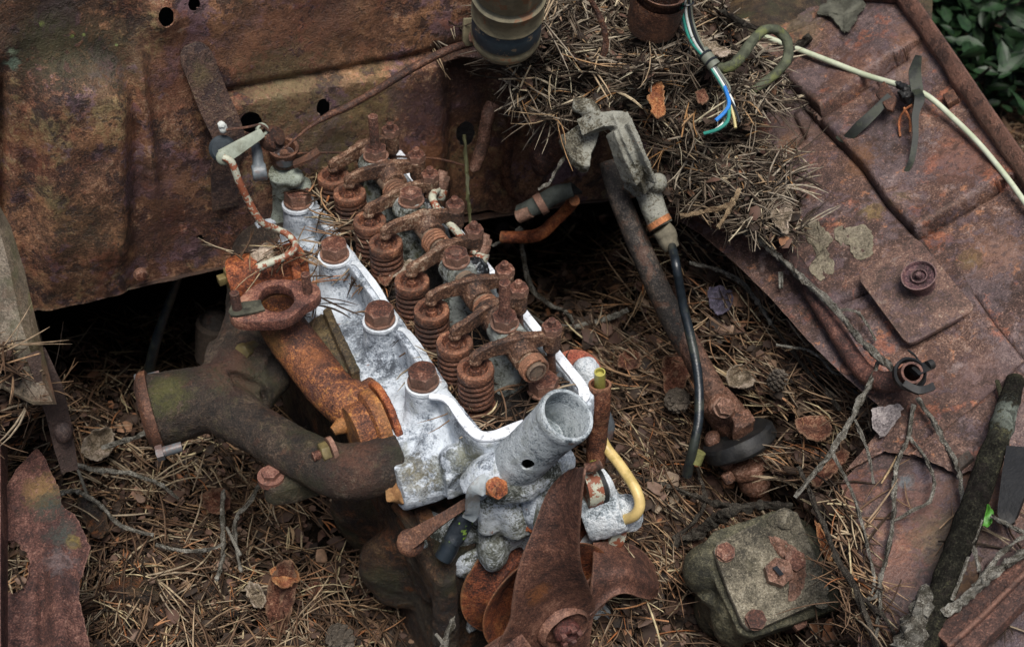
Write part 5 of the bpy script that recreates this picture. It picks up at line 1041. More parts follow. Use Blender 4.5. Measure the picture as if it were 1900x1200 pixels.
twig('twig', [[(1638, 694, .020, 6), (1622, 745, .026, 5.5), (1606, 790, .034, 6), (1588, 835, .04, 6), (1562, 872, .036, 5.5), (1525, 915, .034, 5), (1494, 955, .034, 4)], [(1602, 815, .036, 3.5), (1622, 860, .030, 3), (1628, 912, .016, 3)], [(1562, 876, .034, 4), (1590, 930, .024, 3.5), (1612, 1005, .016, 3.2), (1624, 1060, .014, 3.2), (1630, 1100, .016, 3), (1616, 1130, .016, 2.5)]], M_twig, 'forked pale grey twig crossing the gap between the wing panels', zf=FPo)
twig('twig', [[(1702, 775, .020, 4.5), (1690, 830, .014, 4.5), (1668, 880, .012, 5), (1664, 960, .012, 5), (1660, 1000, .012, 4.5), (1644, 1070, .012, 4.5), (1630, 1120, .012, 4.5), (1596, 1128, .014, 3.5)], [(1692, 828, .014, 3.5), (1720, 860, .012, 3.5), (1738, 905, .012, 3.5), (1730, 945, .014, 3.5), (1695, 968, .016, 3.5), (1662, 984, .014, 3)], [(1640, 1080, .012, 3.5), (1638, 1140, .012, 4), (1630, 1215, .014, 4)]], M_twig, 'slender branching grey twig hanging down the middle of the lower wing panel', zf=LPo)
twig('twig', [[(1712, 766, .022, 5), (1742, 808, .018, 5.5), (1765, 850, .014, 5.5), (1785, 900, .014, 5), (1790, 950, .012, 3.5)]], M_twig, 'short grey twig running from the pipe end toward the thick dark branch', zf=LPo)
twig('twig', [[(1640, 1235, .016, 6), (1600, 1120, .022, 6), (1570, 1070, .026, 5.5), (1545, 1010, .03, 5.5), (1520, 950, .034, 5), (1500, 905, .034, 4)], [(1560, 1060, .028, 4.5), (1610, 1130, .02, 4.5), (1650, 1165, .016, 4), (1690, 1240, .014, 3.5)]], M_twigdark, 'dark branching twig pressed against the right side of the gearbox', zf=LPo)
twig('branch', [[(1893, 738, .028, 16), (1868, 830, .030, 22), (1835, 920, .028, 24), (1802, 1010, .026, 25), (1768, 1100, .024, 26), (1730, 1200, .022, 26), (1700, 1280, .02, 26)], [(1860, 745, .03, 4), (1868, 775, .03, 5)]], M_branch, 'thick dark branch with lichen patches and yellow flecks across the lower right', 'branch', zf=LPo, seg=18, wob=.12, knots=False)
twig('twig', [[(1762, 1172, .03, 8), (1800, 1150, .032, 10), (1840, 1118, .034, 10), (1880, 1085, .034, 9), (1960, 1040, .034, 8)], [(1820, 1128, .034, 5), (1860, 1080, .036, 5), (1900, 1045, .036, 4), (1950, 1020, .036, 4)], [(1778, 1148, .03, 4), (1790, 1118, .03, 4), (1808, 1068, .03, 3)]], M_twig, 'rough silvery stick with lichen leaning into the bottom right corner', zf=LPo)
twig('twig', [[(1808, 1030, .03, 4), (1820, 1060, .028, 4.5), (1828, 1092, .028, 4)], [(1796, 1058, .03, 2), (1822, 1035, .03, 2), (1832, 1000, .03, 2.5)], [(1850, 992, .03, 4), (1880, 1010, .03, 4.5), (1940, 1040, .03, 5)]], M_twig, 'small broken twigs by the bolt under the green leaf', zf=LPo)
twig('stick_stub', [[(1700, 1240, .03, 26), (1718, 1190, .036, 24), (1732, 1150, .04, 14), (1738, 1132, .04, 6)], [(1732, 1185, .04, 8), (1748, 1168, .042, 5)]], M_twig, 'splintered grey stub at the foot of the thick dark branch', 'stick', zf=LPo, seg=12, wob=.5, knots=False)
twig('twig', [[(100, 848, .265, 4), (140, 862, .27, 5), (190, 872, .27, 5), (250, 880, .262, 4.5), (300, 900, .25, 4), (330, 925, .235, 3)], [(145, 870, .265, 3), (160, 915, .26, 3.5)], [(110, 915, .27, 5), (145, 912, .27, 5.5), (190, 940, .262, 5), (225, 975, .255, 4.5), (285, 992, .25, 3.5)]], M_twig, 'forked grey twig lying above the ragged plate at the left')
twig('twig', [[(415, 910, .25, 4), (412, 960, .25, 5), (414, 1030, .25, 5), (402, 1075, .25, 5)], [(414, 1008, .252, 3), (380, 1020, .252, 4), (330, 1020, .25, 4), (290, 1010, .245, 3)]], M_twig, 'upright grey green twig in the shade below the manifold, forked low down')
twig('twig', [[(490, 870, .26, 2.5), (470, 920, .25, 4), (440, 960, .245, 5), (436, 1000, .24, 4), (448, 1060, .235, 3)], [(420, 978, .245, 3), (446, 1030, .24, 3.5)]], M_twig, 'thin pale twig rising to the bolted lug of the manifold')
twig('twig', [[(268, 782, .31, 4), (274, 800, .31, 5), (300, 796, .315, 5), (322, 780, .32, 4)], [(275, 800, .31, 5), (240, 815, .30, 5), (190, 830, .29, 4)]], M_twig, 'crooked grey twig touching the outlet ring of the manifold')
twig('twig', [[(822, 1040, .33, 6), (832, 1085, .31, 7), (836, 1115, .30, 8), (838, 1150, .29, 7), (826, 1190, .28, 8), (815, 1240, .27, 9)], [(836, 1112, .30, 4), (846, 1094, .31, 3)], [(822, 1195, .28, 5), (808, 1175, .285, 3)]], M_twig, 'lichen covered twig standing below the black hose end')
twig('twig', [[(1165, 885, .285, 4), (1230, 898, .285, 4.5), (1290, 920, .288, 6), (1330, 935, .30, 8), (1370, 940, .32, 9)], [(1250, 1010, .27, 10), (1290, 990, .285, 11), (1325, 968, .30, 12), (1360, 945, .325, 12), (1410, 937, .33, 10), (1470, 936, .33, 8)], [(1310, 925, .29, 4), (1302, 895, .29, 3.5), (1294, 870, .285, 3)], [(1250, 1000, .275, 5), (1290, 965, .285, 5), (1310, 930, .29, 4)]], M_twigdark, 'thick black forked branch curving over the top of the gearbox', 'branch')
twig('twig', [[(1262, 402, .505, 5), (1300, 394, .508, 5), (1345, 384, .51, 5), (1360, 372, .512, 5), (1374, 350, .515, 4)], [(1332, 424, .505, 5), (1350, 395, .51, 4.5), (1362, 375, .512, 4)]], M_twigtan, 'tan forked twig lying on the upper heap by the long pipe')
twig('twig', [[(958, 440, .30, 4), (966, 425, .33, 4), (970, 470, .28, 4.5), (985, 530, .25, 5), (1020, 565, .25, 5), (1050, 580, .26, 5), (1070, 606, .29, 4)], [(966, 425, .33, 5), (945, 440, .32, 4), (915, 455, .34, 3)], [(1070, 606, .29, 5), (1130, 590, .30, 6), (1165, 575, .31, 5)], [(975, 575, .26, 3), (1010, 600, .27, 3), (1060, 604, .28, 3)]], M_twig, 'thin looping grey twig in the dark hole behind the engine')
twig('twig', [[(862, 250, .50, 3), (866, 320, .47, 4), (870, 380, .45, 4), (874, 425, .43, 3)]], plain('green_stem', hexc('47472c'), .7, .3, .0004), 'thin upright greenish stem in front of the firewall hole')
twig('twig', [[(1060, 276, .53, 3), (1042, 300, .52, 3.5), (1022, 335, .50, 3.5), (1000, 352, .49, 4)]], M_twig, 'short pale twig beside the pedal bracket')
twig('twig', [[(1440, 640, .40, 2.5), (1500, 650, .40, 3), (1530, 672, .40, 3), (1545, 690, .40, 3), (1580, 698, .40, 2)]], M_twig, 'thin curved grey twig left of the long lichen stick')
twig('twig', [[(1340, 20, .63, 5), (1380, 45, .61, 6), (1430, 60, .60, 5)], ], M_twigdark, 'dark twig lying above the mossy cable loop')
twig('twig', [[(1090, -10, .66, 4), (1112, 30, .64, 6), (1124, 70, .62, 6), (1120, 100, .605, 6), (1104, 150, .58, 4)]], M_rod, 'curved rusty wire hanging down through the needle heap', 'wire', wob=.2, knots=False)
twig('twig', [[(1280, 488, .39, 4), (1330, 500, .392, 5), (1372, 522, .394, 5), (1405, 560, .39, 6), (1430, 600, .388, 5)]], M_twig, 'mossy grey twig right of the black hose, under the long pipe')
twig('twig', [[(1430, 600, .385, 4), (1500, 690, .38, 4.5), (1560, 760, .38, 4)], [(1485, 640, .388, 3), (1520, 700, .382, 3)]], M_twigdark, 'dark thin twig pointing down toward the slot beside the wing')
twig('twig', [[(1510, 84, .014, 8), (1470, 110, .010, 7), (1440, 140, .008, 4)], ], M_twigdark, 'short dark root running down from the peeling tape', zf=FPo, knots=False)

# ------------------------------------------------------------------ pipes, hoses, cables
def single(name, label, cat, mat, pts, seg=16, n=6, pxr=True, disp_=(.0004, 120), hollow=None, wob=0, zf=None):
    m = MB(); P_ = [(zf or W)(a, b, c) for a, b, c, d in pts]; R_ = [pr(p, q[3]) for p, q in zip(P_, pts)]; m.tube(P_, R_, seg=seg, n=n, hollow=hollow, wob=wob); o = m.build(name, mat, None, disp=disp_); return tag(o, label, cat)
lp_ = thing('breather_pipe', 'long rusty pipe along the wing edge ending in an open mouth with black rubber mount', 'pipe', FP(1700, 745, .02))
m = MB(); q = [(1250, 392, .008, 12), (1330, 420, .010, 14), (1400, 450, .012, 15), (1470, 490, .014, 16), (1522, 572, .012, 16), (1565, 640, .010, 17), (1606, 700, .012, 18), (1645, 727, .018, 20), (1685, 730, .026, 21), (1710, 738, .044, 21)]
P_ = [FP(a, b, c) for a, b, c, d in q]; m.tube(P_, [pr(p, t[3]) for p, t in zip(P_, q)], seg=24, n=5, hollow=6); m.build('pipe', rust('rust_pipe', hexc('241514'), hexc('4a2c28'), hexc('663c34'), hexc('8a5c50'), off=97, scabs=.5), lp_, disp=(.0004, 100))
m = MB(); c = P_[-1]; ax = (P_[-1]-P_[-2]).normalized(); m.lathe(c-ax*.010, ax, [(.0105, 0), (.0135, .001), (.0140, .006), (.0120, .0075), (.0105, .004)], 28); m.box(c+EUx*.010-ax*.004, EUx*.007, ax*.004, EVx*.005); m.tube([c+EUx*.016, c+EUx*.021], .0042); m.tube([c+EUx*.012+EVx*.006, c+EUx*.015+EVx*.014, c+EUx*.014+EVx*.022], [.0011, .001, .0008], seg=6)
m.beam([c-EUx*.012-EVx*.006-ax*.004, c-EUx*.006-EVx*.018-ax*.006, c+EUx*.008-EVx*.020-ax*.006], .006, .004, ax); m.build('rubber_mount', M_rubber, lp_, disp=(.0006, 200))
single('white_cable', 'clean white cable arching over the upper wing panel to the right edge', 'cable', M_cable, [(1425, 85, .014, 5), (1470, 100, .012, 5.4), (1540, 125, .010, 5.4), (1610, 152, .010, 5.4), (1680, 180, .016, 5.4), (1726, 198, .016, 5.4), (1775, 235, .010, 5.4), (1820, 280, .010, 5.4), (1860, 328, .010, 5.4), (1895, 375, .010, 5.4), (1960, 470, .01, 5.4)], zf=FPo, disp_=None, seg=12)
single('mossy_cable', 'thick mossy cable looped at the top edge of the wing panel', 'cable', M_mosscable, [(1322, 118, .585, 10), (1345, 127, .588, 10.5), (1370, 112, .595, 10), (1392, 82, .602, 9.5), (1415, 58, .605, 9.5), (1440, 56, .60, 9.5), (1460, 76, .59, 9.5), (1462, 105, .58, 9.5), (1445, 132, .57, 9), (1415, 156, .56, 9), (1385, 172, .555, 8), (1340, 185, .55, 7)], disp_=(.0009, 200))
wb = thing('wire_bundle', 'bundle of white, teal, cream and blue wires ending in loose tips on the heap', 'wires', W(1320, 120, .60))
trunk = [(1272, -30, .665), (1272, 10, .645), (1276, 40, .63), (1288, 75, .615), (1310, 105, .602), (1330, 135, .592), (1348, 165, .582)]
tips = [(M_wblue, [(1352, 190, .578), (1346, 205, .575), (1328, 224, .57)]), (M_wgreen, [(1354, 200, .577), (1348, 225, .57), (1332, 240, .565), (1306, 248, .56)]), (M_wyellow, [(1350, 205, .572), (1342, 228, .566), (1318, 248, .56)]), (M_wwhite, [(1358, 185, .578), (1364, 205, .574), (1370, 222, .57)]),
        (M_wyellow, [(1356, 195, .576), (1362, 220, .57), (1365, 238, .566)]), (M_wblack, [(1352, 180, .58), (1365, 205, .575), (1372, 228, .57)]), (M_wwhite, [(1345, 190, .574), (1344, 215, .57), (1346, 236, .565)])]
for k, (mt, tp) in enumerate(tips):
    ox = (k-3)*3.2; m = MB(); m.tube([W(x+ox*(1 if y < 90 else .6), y+(k % 2)*2, z+.002*(k % 2)) for x, y, z in trunk]+[W(*q_) for q_ in tp], .0013 if k else .0016, seg=8, n=5); m.build('wire', [M_wwhite, M_wgreen, M_wwhite, M_wwhite, M_wyellow, M_wblack, M_sleeve][k] if k != 0 else M_wwhite, wb)
m = MB(); m.tube([W(1344, 160, .586), W(1353, 190, .58), W(1346, 207, .577), W(1328, 224, .572)], .0018, seg=8); m.build('blue_wire', M_wblue, wb)
m = MB(); m.tube([W(1353, 205, .578), W(1350, 225, .573), W(1332, 240, .568), W(1306, 248, .563)], .0016, seg=8); m.build('teal_wire', M_wgreen, wb)
m = MB(); m.tube([W(1302, 95, .606), W(1326, 124, .597)], .0062, seg=14); m.build('sleeve', M_sleeve, wb)
for x, y, z in ((1309, 103, .604), (1320, 116, .60), (1273, 6, .648)):
    m = MB(); a = W(x, y, z); d = (W(1320, 118, .6)-W(1305, 100, .604)).normalized() if x > 1290 else (W(1273, 20, .64)-W(1272, 0, .65)).normalized(); m.lathe(a, d, [(.0064, -.001), (.0072, 0), (.0064, .001)], 16); m.build('tie', M_wblack, wb)
# filler mouth at the top edge
m = MB(); c = W(1213, -34, .665); m.lathe(c-UP*.05, (UP*.9-EVx*.25), [(0, .0), (.016, .0), (.0175, .046), (.0225, .050), (.0235, .054), (.0225, .0545), (.0205, .050), (.0190, .045), (.0190, .010), (.0230, .008), (.0245, .03), (.0240, .044)][::1], 40)
tag(m.build('filler_mouth', M_rod, None, disp=(.0005, 100)), 'dark round rusty mouth of a pipe at the top edge above the heap', 'pipe')
# canister
cn = thing('canister', 'cylindrical canister with flaked blue band hanging at the top centre', 'canister', W(940, 60, .60))
ca = W(938, 72, .640); cax = (W(944, -26, .705)-W(937, 72, .640)).normalized(); R0 = pr(ca, 64)
m = MB(); m.lathe(ca, cax, [(0, -.004), (R0*.88, -.003), (R0*.95, .0), (R0, .004), (R0*1.02, .008), (R0*.97, .012), (R0*1.0, .0145)], 56); m.lathe(ca, cax, [(R0*1.0, .036), (R0*1.04, .0385), (R0*1.0, .041), (R0*1.01, .056), (R0*1.06, .058), (R0*1.06, .061), (R0*.9, .064), (R0*1.0, .068), (R0, .10), (0, .10)], 56); m.build('can', M_can, cn, disp=(.0004, 90))
m = MB(); m.lathe(ca, cax, [(R0*.99, .0140), (R0*1.003, .0150), (R0*1.003, .0358), (R0*.99, .0368)], 56); m.build('blue_band', M_canblue, cn)
m = MB(); m.prism([FW(x, y, .05) for x, y in ((816, -10), (880, -14), (880, 34), (820, 40), (814, 30))], -FWN*.003); bk = m.build('mounting_ear', M_can, cn, bevel=.0006); sub(bk)
m = MB(); m.bolt(FW(836, 20, .051), (-EVx+UP*.2), .0065, .006, .4); m.build('bolt', M_bolt, bk)
# rods in front of the firewall
def fwo(x, y, o): return FW(x, y, o)
single('control_rod', 'thick rusty rod leaning across the round hole of the firewall', 'rod', M_joint, [(890, 165, .03, 15), (876, 185, .034, 13), (862, 225, .04, 12), (846, 262, .045, 12), (842, 272, .045, 9)], zf=fwo, disp_=(.0012, 120))
single('rusty_tube', 'straight rusty tube running down the firewall under the canister', 'tube', M_rod, [(932, 110, .03, 10), (930, 180, .026, 9), (926, 250, .022, 9), (922, 300, .02, 9), (934, 340, .018, 7), (960, 362, .02, 6)], zf=fwo, disp_=(.0006, 120))
single('control_cable', 'thin rusty cable sheath running diagonally up the firewall', 'cable', M_rod, [(505, 245, .03, 2), (548, 208, .03, 3), (590, 185, .028, 7), (620, 172, .028, 7), (680, 135, .03, 7), (740, 95, .032, 8), (800, 62, .034, 8), (850, 45, .036, 6)], zf=fwo, disp_=(.0003, 120))
single('thin_wire', 'thin rusty wire stretched across the firewall behind the rockers', 'wire', M_rod, [(500, 255, .03, 2.4), (600, 255, .028, 2.2), (700, 262, .028, 2.2), (790, 268, .028, 2.2), (842, 273, .04, 2.4)], zf=fwo, disp_=None, seg=8)
rk = thing('push_knob', 'grey rubber disc and small white knob on a wire beside the strap bracket', 'knob', W(412, 272, .565))
m = MB(); m.lathe(W(413, 276, .560), (-EVx+UP*.5-EUx*.2), [(0, -.004), (.0095, -.004), (.0120, -.001), (.0120, .002), (.0095, .005), (.003, .0055), (.003, .010), (0, .010)], 30); m.build('rubber_disc', plain('slate_rubber', hexc('30383e'), .6, .2, .0003), rk)
m = MB(); m.ball(W(414, 238, .58), .0045, .004, .005); m.ball(W(411, 232, .585), .003); m.build('white_knob', M_wwhite, rk, disp=(.0012, 250))
m = MB(); m.tube([W(420, 241, .58), W(455, 237, .582), W(484, 232, .585), W(498, 243, .58)], .0012, seg=8); m.build('wire', M_rod, rk)
single('black_cable', 'black cable dropping into the dark gap below the firewall', 'cable', M_hose, [(338, 495, .40, 7), (322, 540, .36, 8), (300, 600, .31, 9), (285, 650, .27, 10), (270, 720, .2, 10)], disp_=None)
m = MB(); m.ball(W(402, 620, .25), .02, .02, .035); m.tube([W(395, 600, .27), W(392, 660, .22)], .018); tag(m.build('alloy_lump', M_col, None, disp=(.001, 90)), 'dull dark casting glimpsed in the dark behind the exhaust manifold', 'casting')
# hose joint and rusty bend in the dark hole
hj = thing('hose_joint', 'grey hose end with brown clip and rusty bent pipe in the dark central hole', 'hose', W(1010, 385, .42))
m = MB(); ptube(m, [(965, 396, .43, 16), (995, 382, .44, 17), (1030, 362, .45, 18), (1062, 352, .455, 13)], seg=20); m.build('hose', plain('cracked_hose', hexc('3f443f'), .8, .4, .001), hj, disp=(.0012, 120))
m = MB(); ptube(m, [(998, 382, .4405, 21), (1010, 375, .4435, 21)], seg=24, n=1); m.build('clip', M_bolt, hj); m = MB(); ptube(m, [(985, 392, .438, 12), (962, 402, .43, 13)], seg=18, n=1, hollow=1); m.build('inner_pipe', M_joint, hj)
m = MB(); ptube(m, [(1066, 372, .44, 10), (1055, 385, .42, 11), (1030, 410, .40, 11), (1005, 432, .385, 12), (975, 440, .375, 12), (930, 440, .37, 11)], seg=18); m.build('bent_pipe', M_orange, hj, disp=(.0005, 120))
m = MB(); m.prism([W(x, y, .45) for x, y in ((1035, 352), (1060, 342), (1080, 360), (1040, 366))], UP*.003); m.build('rubber_flap', M_rubber, hj)

# ------------------------------------------------------------------ pedal bracket, steering
pb = thing('pedal_bracket', 'mossy cast alloy bracket with curved arm and cylinder behind the engine', 'bracket', W(1130, 280, .52))
m = MB(); m.prism([W(x, y, .540+(270-y)*.0003) for x, y in ((1040, 250), (1055, 244), (1078, 226), (1100, 215), (1115, 232), (1108, 262), (1098, 285), (1095, 308), (1080, 308), (1062, 294), (1048, 272))], -UP*.010+EVx*.004)
bn = (UP*.75-EVx*.65).normalized()
m.beam([W(1078, 238, .557), W(1120, 224, .566), W(1156, 226, .568)], [.016, .014, .016], .012, bn, 2); m.beam([W(1146, 218, .568), W(1166, 262, .556), W(1180, 300, .536), (W(1196, 345, .506))], [.016, .017, .016, .018], .016, bn, 3)
m.beam([W(1134, 246, .560), W(1150, 290, .543), W(1172, 338, .517)], [.004, .004, .006], .020, bn, 2); m.beam([W(1160, 232, .570), W(1182, 280, .552), W(1204, 335, .520)], [.004, .004, .004], .020, bn, 2)
ptube(m, [(1062, 195, .575, 12), (1090, 200, .573, 18), (1105, 220, .565, 14)])
m.build('casting', M_bracket_alu, pb, remesh=.0013, sm=3, disp=(.0006, 90))
m = MB(); ptube(m, [(1195, 335, .497, 24), (1205, 365, .485, 24), (1218, 400, .472, 23), (1228, 420, .465, 22)], seg=28, n=3); ptube(m, [(1160, 342, .497, 8), (1180, 348, .497, 14)], seg=18, n=1); ptube(m, [(1172, 350, .498, 17), (1183, 347, .4985, 17)], seg=24, n=1); m.ball(W(1220, 340, .502), .009, .009, .010); m.build('cylinder', M_bracket_alu, pb, remesh=.0012, sm=4, disp=(.0005, 120))
m = MB(); ptube(m, [(1220, 408, .4705, 24), (1226, 418, .467, 24)], seg=28, n=1); m.build('rusty_band', M_orange, pb)
m = MB(); ptube(m, [(1227, 424, .464, 19), (1236, 436, .459, 21), (1240, 448, .455, 18), (1246, 460, .45, 15)], seg=24, n=3); m.build('crimped_boot', plain('tan_boot', hexc('6c6656'), .8, .3, .0008), pb, disp=(.0008, 200))
m = MB(); ptube(m, [(1055, 200, .55, 8), (1048, 225, .54, 9), (1040, 260, .53, 6)]); m.lathe(W(1068, 216, .54), (EUx*.6-EVx), [(.012, 0), (.017, .002), (.017, .006), (.012, .007), (.011, .003), (.012, 0)], 26); m.build('rusty_mount', M_rod, pb, disp=(.0008, 100))
m = MB(); m.ball(W(1025, 245, .50), .028, .02, .035); m.ball(W(1005, 290, .48), .015, .014, .02); tag(m.build('rusty_boss', M_rod, None, remesh=.002, sm=4, disp=(.003, 50)), 'lumpy dark rusty boss on the firewall left of the pedal bracket', 'bracket')
single('black_hose', 'long bent black hose hanging from the pedal bracket cylinder', 'hose', M_hose, [(1246, 452, 0.453, 8), (1254, 490, 0.463, 8.5), (1266, 560, 0.428, 8.5), (1278, 610, 0.408, 9), (1290, 665, 0.390, 9), (1297, 720, 0.373, 9), (1296, 780, 0.356, 9), (1286, 830, 0.338, 9), (1274, 880, 0.305, 10)], seg=20, disp_=(.0003, 90))
sc_ = thing('steering_column', 'long dark steering shaft with rusty coupling and black rubber disc', 'steering column', W(1300, 650, .38))
m = MB(); ptube(m, [(1128, 300, .50, 17), (1150, 370, .475, 20), (1175, 430, .45, 21), (1210, 510, .42, 22), (1247, 590, .385, 23), (1280, 650, .365, 23)], seg=28); m.build('jacket', M_col, sc_, disp=(.0005, 80))
m = MB(); ptube(m, [(1258, 600, .38, 20), (1293, 670, .362, 23), (1325, 730, .34, 24), (1340, 755, .33, 25)], seg=28); m.build('inner_shaft', rust('rust_shaft', hexc('2a1a16'), hexc('5c3c30'), hexc('785244'), hexc('9a7464'), off=99, scabs=.5), sc_, disp=(.0004, 80))
m = MB(); ptube(m, [(1325, 740, .342, 34), (1350, 772, .325, 36), (1370, 800, .31, 34)], seg=20); m.ball(W(1338, 755, .355), .014, .013, .012); m.prism([W(x, y, .352) for x, y in ((1360, 765), (1390, 756), (1402, 778), (1380, 792), (1362, 790))], -UP*.02); m.ball(W(1322, 815, .318), .008, .008, .01)
cp = m.build('coupling', M_joint, sc_, remesh=.0016, sm=5, disp=(.0007, 110)); S(cp)
m = MB(); m.bolt(W(1341, 757, .366), (UP*.8-EVx*.5), .0085, .007, .5); m.build('bolt', M_joint, cp)
dn = (W(1410, 905, .28)-W(1345, 765, .34)).normalized()*-1
m = MB(); dc = W(1372, 820, .320); m.lathe(dc, dn, [(.012, -.008), (.0325, -.008), (.0350, -.005), (.0350, .005), (.0325, .008), (.012, .008), (.012, -.008)], 44); m.build('rubber_disc', M_rubber, sc_, disp=(.0009, 60))
m = MB(); ptube(m, [(1384, 850, .300, 42), (1392, 866, .29, 42)], seg=28, n=1); ptube(m, [(1388, 860, .295, 30), (1402, 895, .275, 32), (1404, 902, .27, 30)], seg=24, n=1); ptube(m, [(1402, 898, .27, 19), (1414, 935, .25, 19)], seg=24, n=1)
for x, y in ((1350, 868), (1355, 895), (1400, 822)): m.hexn(W(x, y, .30), -dn*-1, .006, .010)
m.build('flange', M_joint, sc_, remesh=.0014, sm=3, disp=(.0005, 110))
m = MB(); m.tube([W(1298, 838, .33), W(1290, 858, .32)], pr(W(1290, 858, .32), 12), seg=18, n=1); m.build('stub_pin', plain('olive_plug', hexc('6c6c42'), .6, .3, .0006), sc_)
# gearbox
gb = thing('steering_gearbox', 'mossy square steering gearbox with crusted cover plate and hex bolts at the bottom', 'gearbox', W(1430, 1070, .24))
GN = (UP*.86-EVx*.36-EUx*.18).normalized(); GP = W(1430, 1070, .315)
def GF(x, y, o=0): return hit(x, y, GP, GN)+GN*o
m = MB(); m.prism([GF(x, y, 0) for x, y in ((1324, 1020), (1332, 1006), (1430, 957), (1462, 946), (1480, 950), (1500, 1000), (1540, 1092), (1532, 1112), (1410, 1166), (1388, 1166), (1378, 1156), (1350, 1090))], -GN*.012)
cvp = m.build('cover_plate', M_gear, gb, bevel=.0015, disp=(.0008, 90)); S(cvp)
m = MB(); m.prism([GF(x, y, -.0125) for x, y in ((1300, 1010), (1330, 978), (1440, 940), (1480, 942), (1510, 985), (1545, 1050), (1568, 1105), (1560, 1125), (1400, 1178), (1376, 1170))], -GN*.03)
m.tube([GF(1345, 1050, -.03), GF(1385, 1060, -.06), GF(1400, 1080, -.12)], [.028, .036, .036], seg=24); m.ball(GF(1326, 1040, -.035), .020, .024, .03); m.ball(GF(1380, 1120, -.045), .022, .022, .04); m.ball(GF(1480, 1000, -.04), .03, .03, .03)
m.prism([GF(x, y, -.016) for x, y in ((1500, 1060), (1545, 1046), (1572, 1104), (1560, 1122), (1520, 1125))], -GN*.012)
m.build('housing', M_gearbody, gb, remesh=.0018, sm=3, disp=(.0006, 90))
for x, y, r, h in ((1345, 1025, .0085, .005), (1401, 1150, .0090, .006), (1524, 1115, .0065, .003), (1473, 1041, .0098, .006)):
    m = MB(); m.bolt(GF(x, y, 0), GN, r, h, x*.01, 1.0); m.build('cover_bolt', M_bolt if x != 1524 else M_gear, cvp, disp=(.0002, 250))
m = MB(); m.ball(GF(1455, 963, .003), .0095, .0095, .006, GN); m.ball(GF(1436, 966, .001), .006, .006, .004, GN); m.build('crusted_bolt', M_gear, cvp, disp=(.0006, 200))
m = MB(); a = GF(1442, 1064, 0); m.hexn(a, GN, .0125, .011, .2); m.build('adjuster_nut', M_joint, cvp, disp=(.0004, 200)); m = MB(); m.box(a+GN*.0118-EUx*.002+UP*.001, EVx*.005, EUx*.0022, GN*.0012); m.build('slot', plain('slot_dark', hexc('24272b'), .3, .3, .0002), cvp)
arc = [(1424, 992), (1440, 996), (1462, 1006), (1480, 1022), (1492, 1040), (1496, 1062), (1490, 1090), (1480, 1110), (1470, 1117), (1462, 1112), (1474, 1095), (1480, 1070), (1476, 1048), (1462, 1040), (1448, 1034), (1438, 1020), (1430, 1008)]
flake_on(GF, arc, .0006, 'rust_scar', M_joint, cvp, lift=.0006, seed=4)
m = MB(); m.prism([GF(x, y, -.018) for x, y in ((1552, 1118), (1572, 1108), (1570, 1122), (1556, 1128))], -GN*.01); m.prism([GF(x, y, -.02) for x, y in ((1480, 1150), (1506, 1140), (1508, 1152), (1490, 1162))], -GN*.01); m.build('lower_bolt', M_bolt, gb, bevel=.0008)

# ------------------------------------------------------------------ strap and clips on the wing
sg = thing('rubber_strap', 'blackish green rubber straps and small rusty clip hanging on the upper wing', 'strap', FP(1700, 210, .02))
def strap(pts, w, name='strap'):
    m = MB(); P_ = [FP(a, b, c) for a, b, c in pts]; m.beam(P_, w, .0022, (FPN-EVx*.5).normalized(), 7); return m.build(name, M_strap, sg, disp=(.0005, 100))
strap([(1556, 258, .004), (1572, 265, .006), (1600, 252, .014), (1628, 232, .018), (1660, 205, .022)], [.005, .008, .0105, .0095, .007])
strap([(1683, 322, .003), (1696, 306, .010), (1705, 275, .018), (1707, 245, .024), (1716, 218, .028), (1708, 198, .024)], [.004, .0055, .0055, .006, .0095, .007]); strap([(1709, 196, .020), (1708, 172, .030), (1718, 154, .040)], [.011, .0115, .006])
m = MB(); m.prism([FP(x, y, .022) for x, y in ((1632, 200), (1648, 176), (1672, 208), (1664, 232), (1654, 230))], -FPN*.004); m.build('clip', M_rod, sg, bevel=.001)
m = MB(); m.box(FP(1692, 198, .016), EUx*.008, EVx*.006, FPN*.006); m.box(FP(1684, 188, .020), EUx*.004, EVx*.008, FPN*.004); m.build('buckle', M_rubber, sg, remesh=.001, sm=2, disp=(.002, 200))
m = MB(); m.tube([FP(1700, 222, .022), FP(1684, 228, .018), FP(1672, 238, .010), FP(1672, 258, .004)], .0011, seg=8); m.tube([FP(1684, 224, .02), FP(1692, 236, .012), FP(1690, 250, .004)], .0011, seg=8); m.build('wire_hook', M_orange, sg)
m = MB(); m.beam([LP(1905, 870, .03), LP(1892, 940, .03), LP(1878, 985, .024), LP(1884, 1000, .022)], [.022, .020, .014, .006], .006, LPN); tag(m.build('black_strap', M_rubber, None, disp=(.0005, 90)), 'broad black rubber strip cut by the right edge near the green leaf', 'strap')

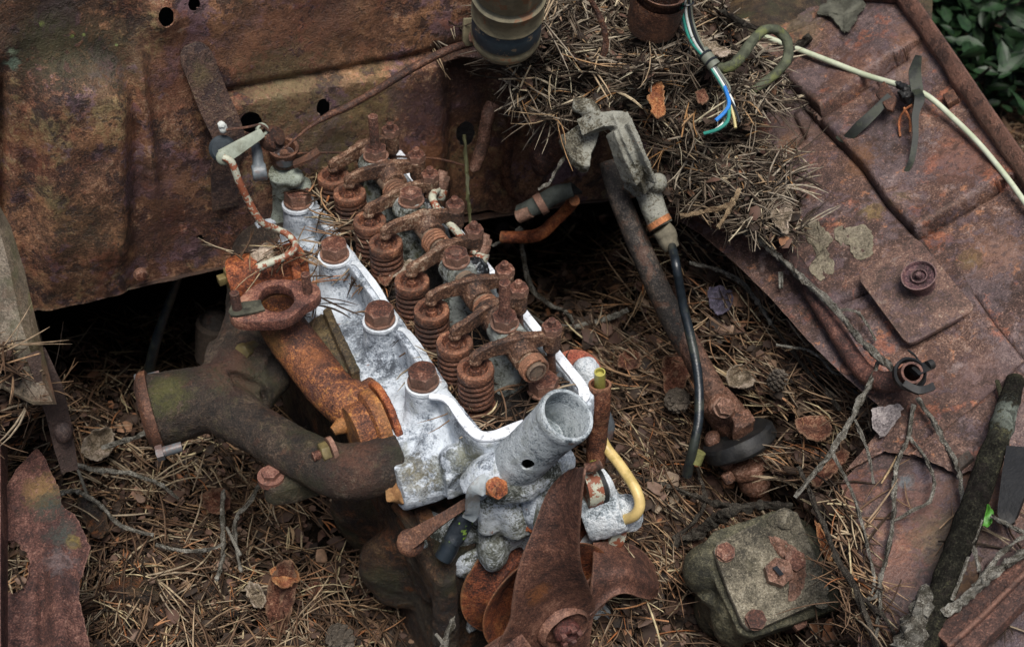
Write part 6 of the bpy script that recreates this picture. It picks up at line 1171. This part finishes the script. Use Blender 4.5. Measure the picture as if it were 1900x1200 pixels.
# ------------------------------------------------------------------ undergrowth behind the wreck
def shrub(x, y, z, r, label, seed, n=420, big=.03):
    rr = np.random.default_rng(seed); c = np.array(W(x, y, z)); root = thing('shrub', label, 'shrub', Vector((c[0], c[1], 0)), 'undergrowth behind the wreck'); V = []; F = []
    for i in range(n):
        d = rr.normal(0, 1, 3); d /= np.linalg.norm(d); p = c+d*r*rr.uniform(.35, 1)*np.array([1.2, 1, .8]); p[2] = max(p[2], .02)
        nrm = Vector(rr.normal(0, .5, 3)+np.array([0, 0, 1])).normalized(); X, Y, Z = frame(nrm); a = rr.uniform(0, 6.28); u = X*math.cos(a)+Y*math.sin(a); v_ = nrm.cross(u); s_ = big*rr.uniform(.5, 1.2); P0 = Vector(p); b = len(V)
        V += [P0-u*s_, P0-u*s_*.65+v_*s_*.34, P0-u*s_*.1+v_*s_*.5+nrm*s_*.1, P0+u*s_*.5+v_*s_*.36, P0+u*s_*1.05-nrm*s_*.15, P0+u*s_*.5-v_*s_*.36, P0-u*s_*.1-v_*s_*.5+nrm*s_*.1, P0-u*s_*.65-v_*s_*.34]; F += [(b, b+1, b+2, b+3, b+4), (b, b+4, b+5, b+6, b+7)]
    m = MB(); m.add(V, F); m.build('foliage', M_shrub, root, smooth=False)
    m = MB()
    for k in range(6): q = c+rr.normal(0, .4, 3)*r; m.tube([Vector((c[0]+rr.uniform(-.03, .03), c[1], 0)), Vector(((c[0]+q[0])/2, (c[1]+q[1])/2, abs(q[2])*.5)), Vector((q[0], q[1], abs(q[2])))], [.005, .004, .002], seg=6)
    m.build('stems', M_twigdark, root)
shrub(1760, 30, .20, .20, 'dark broad leaved shrub just beyond the corner of the wing panel', 1, 620, .022); shrub(1850, 10, .15, .20, 'dim green shrub at the very top right corner', 2, 700, .018); shrub(1960, 120, .10, .14, 'low leafy plant at the right edge above the panel lip', 3, 300, .018)
shrub(1700, -60, .25, .15, 'green shrub at the top edge behind the panel lip', 4, 400, .022)

# dark panel glimpsed behind the heap, between the wires and the wing
m = MB(); m.grid(lambda a, b: W(1300+430*a, -90+230*b, .50+.03*math.sin(a*5)-.02*b), 30, 16, -UP*.003)
tag(m.build('scuttle_panel', rust('rust_scuttle', hexc('1c150f'), hexc('3c2c1e'), hexc('57402a'), hexc('6c563c'), off=101, green=.6), None, disp=(.002, 20)), 'dark olive and rust coloured body panel behind the torn corner of the wing', 'car panel')

m = MB(); m.beam([W(66, 655, .505), W(92, 720, .47), (W(112, 790, .42)), W(128, 870, .37)], [.016, .020, .018, .014], .006, (UP*.7-EVx*.7).normalized()); m.ball(W(118, 800, .415), .010, .008, .012)
tag(m.build('bent_post', rust('rust_post', hexc('1a1214'), hexc('3a2a2c'), hexc('503c3a'), hexc('6c5650'), off=103, scabs=.5), None, disp=(.0015, 70)), 'dark bent rusty post running down from the strip panel to the ragged plate', 'post')
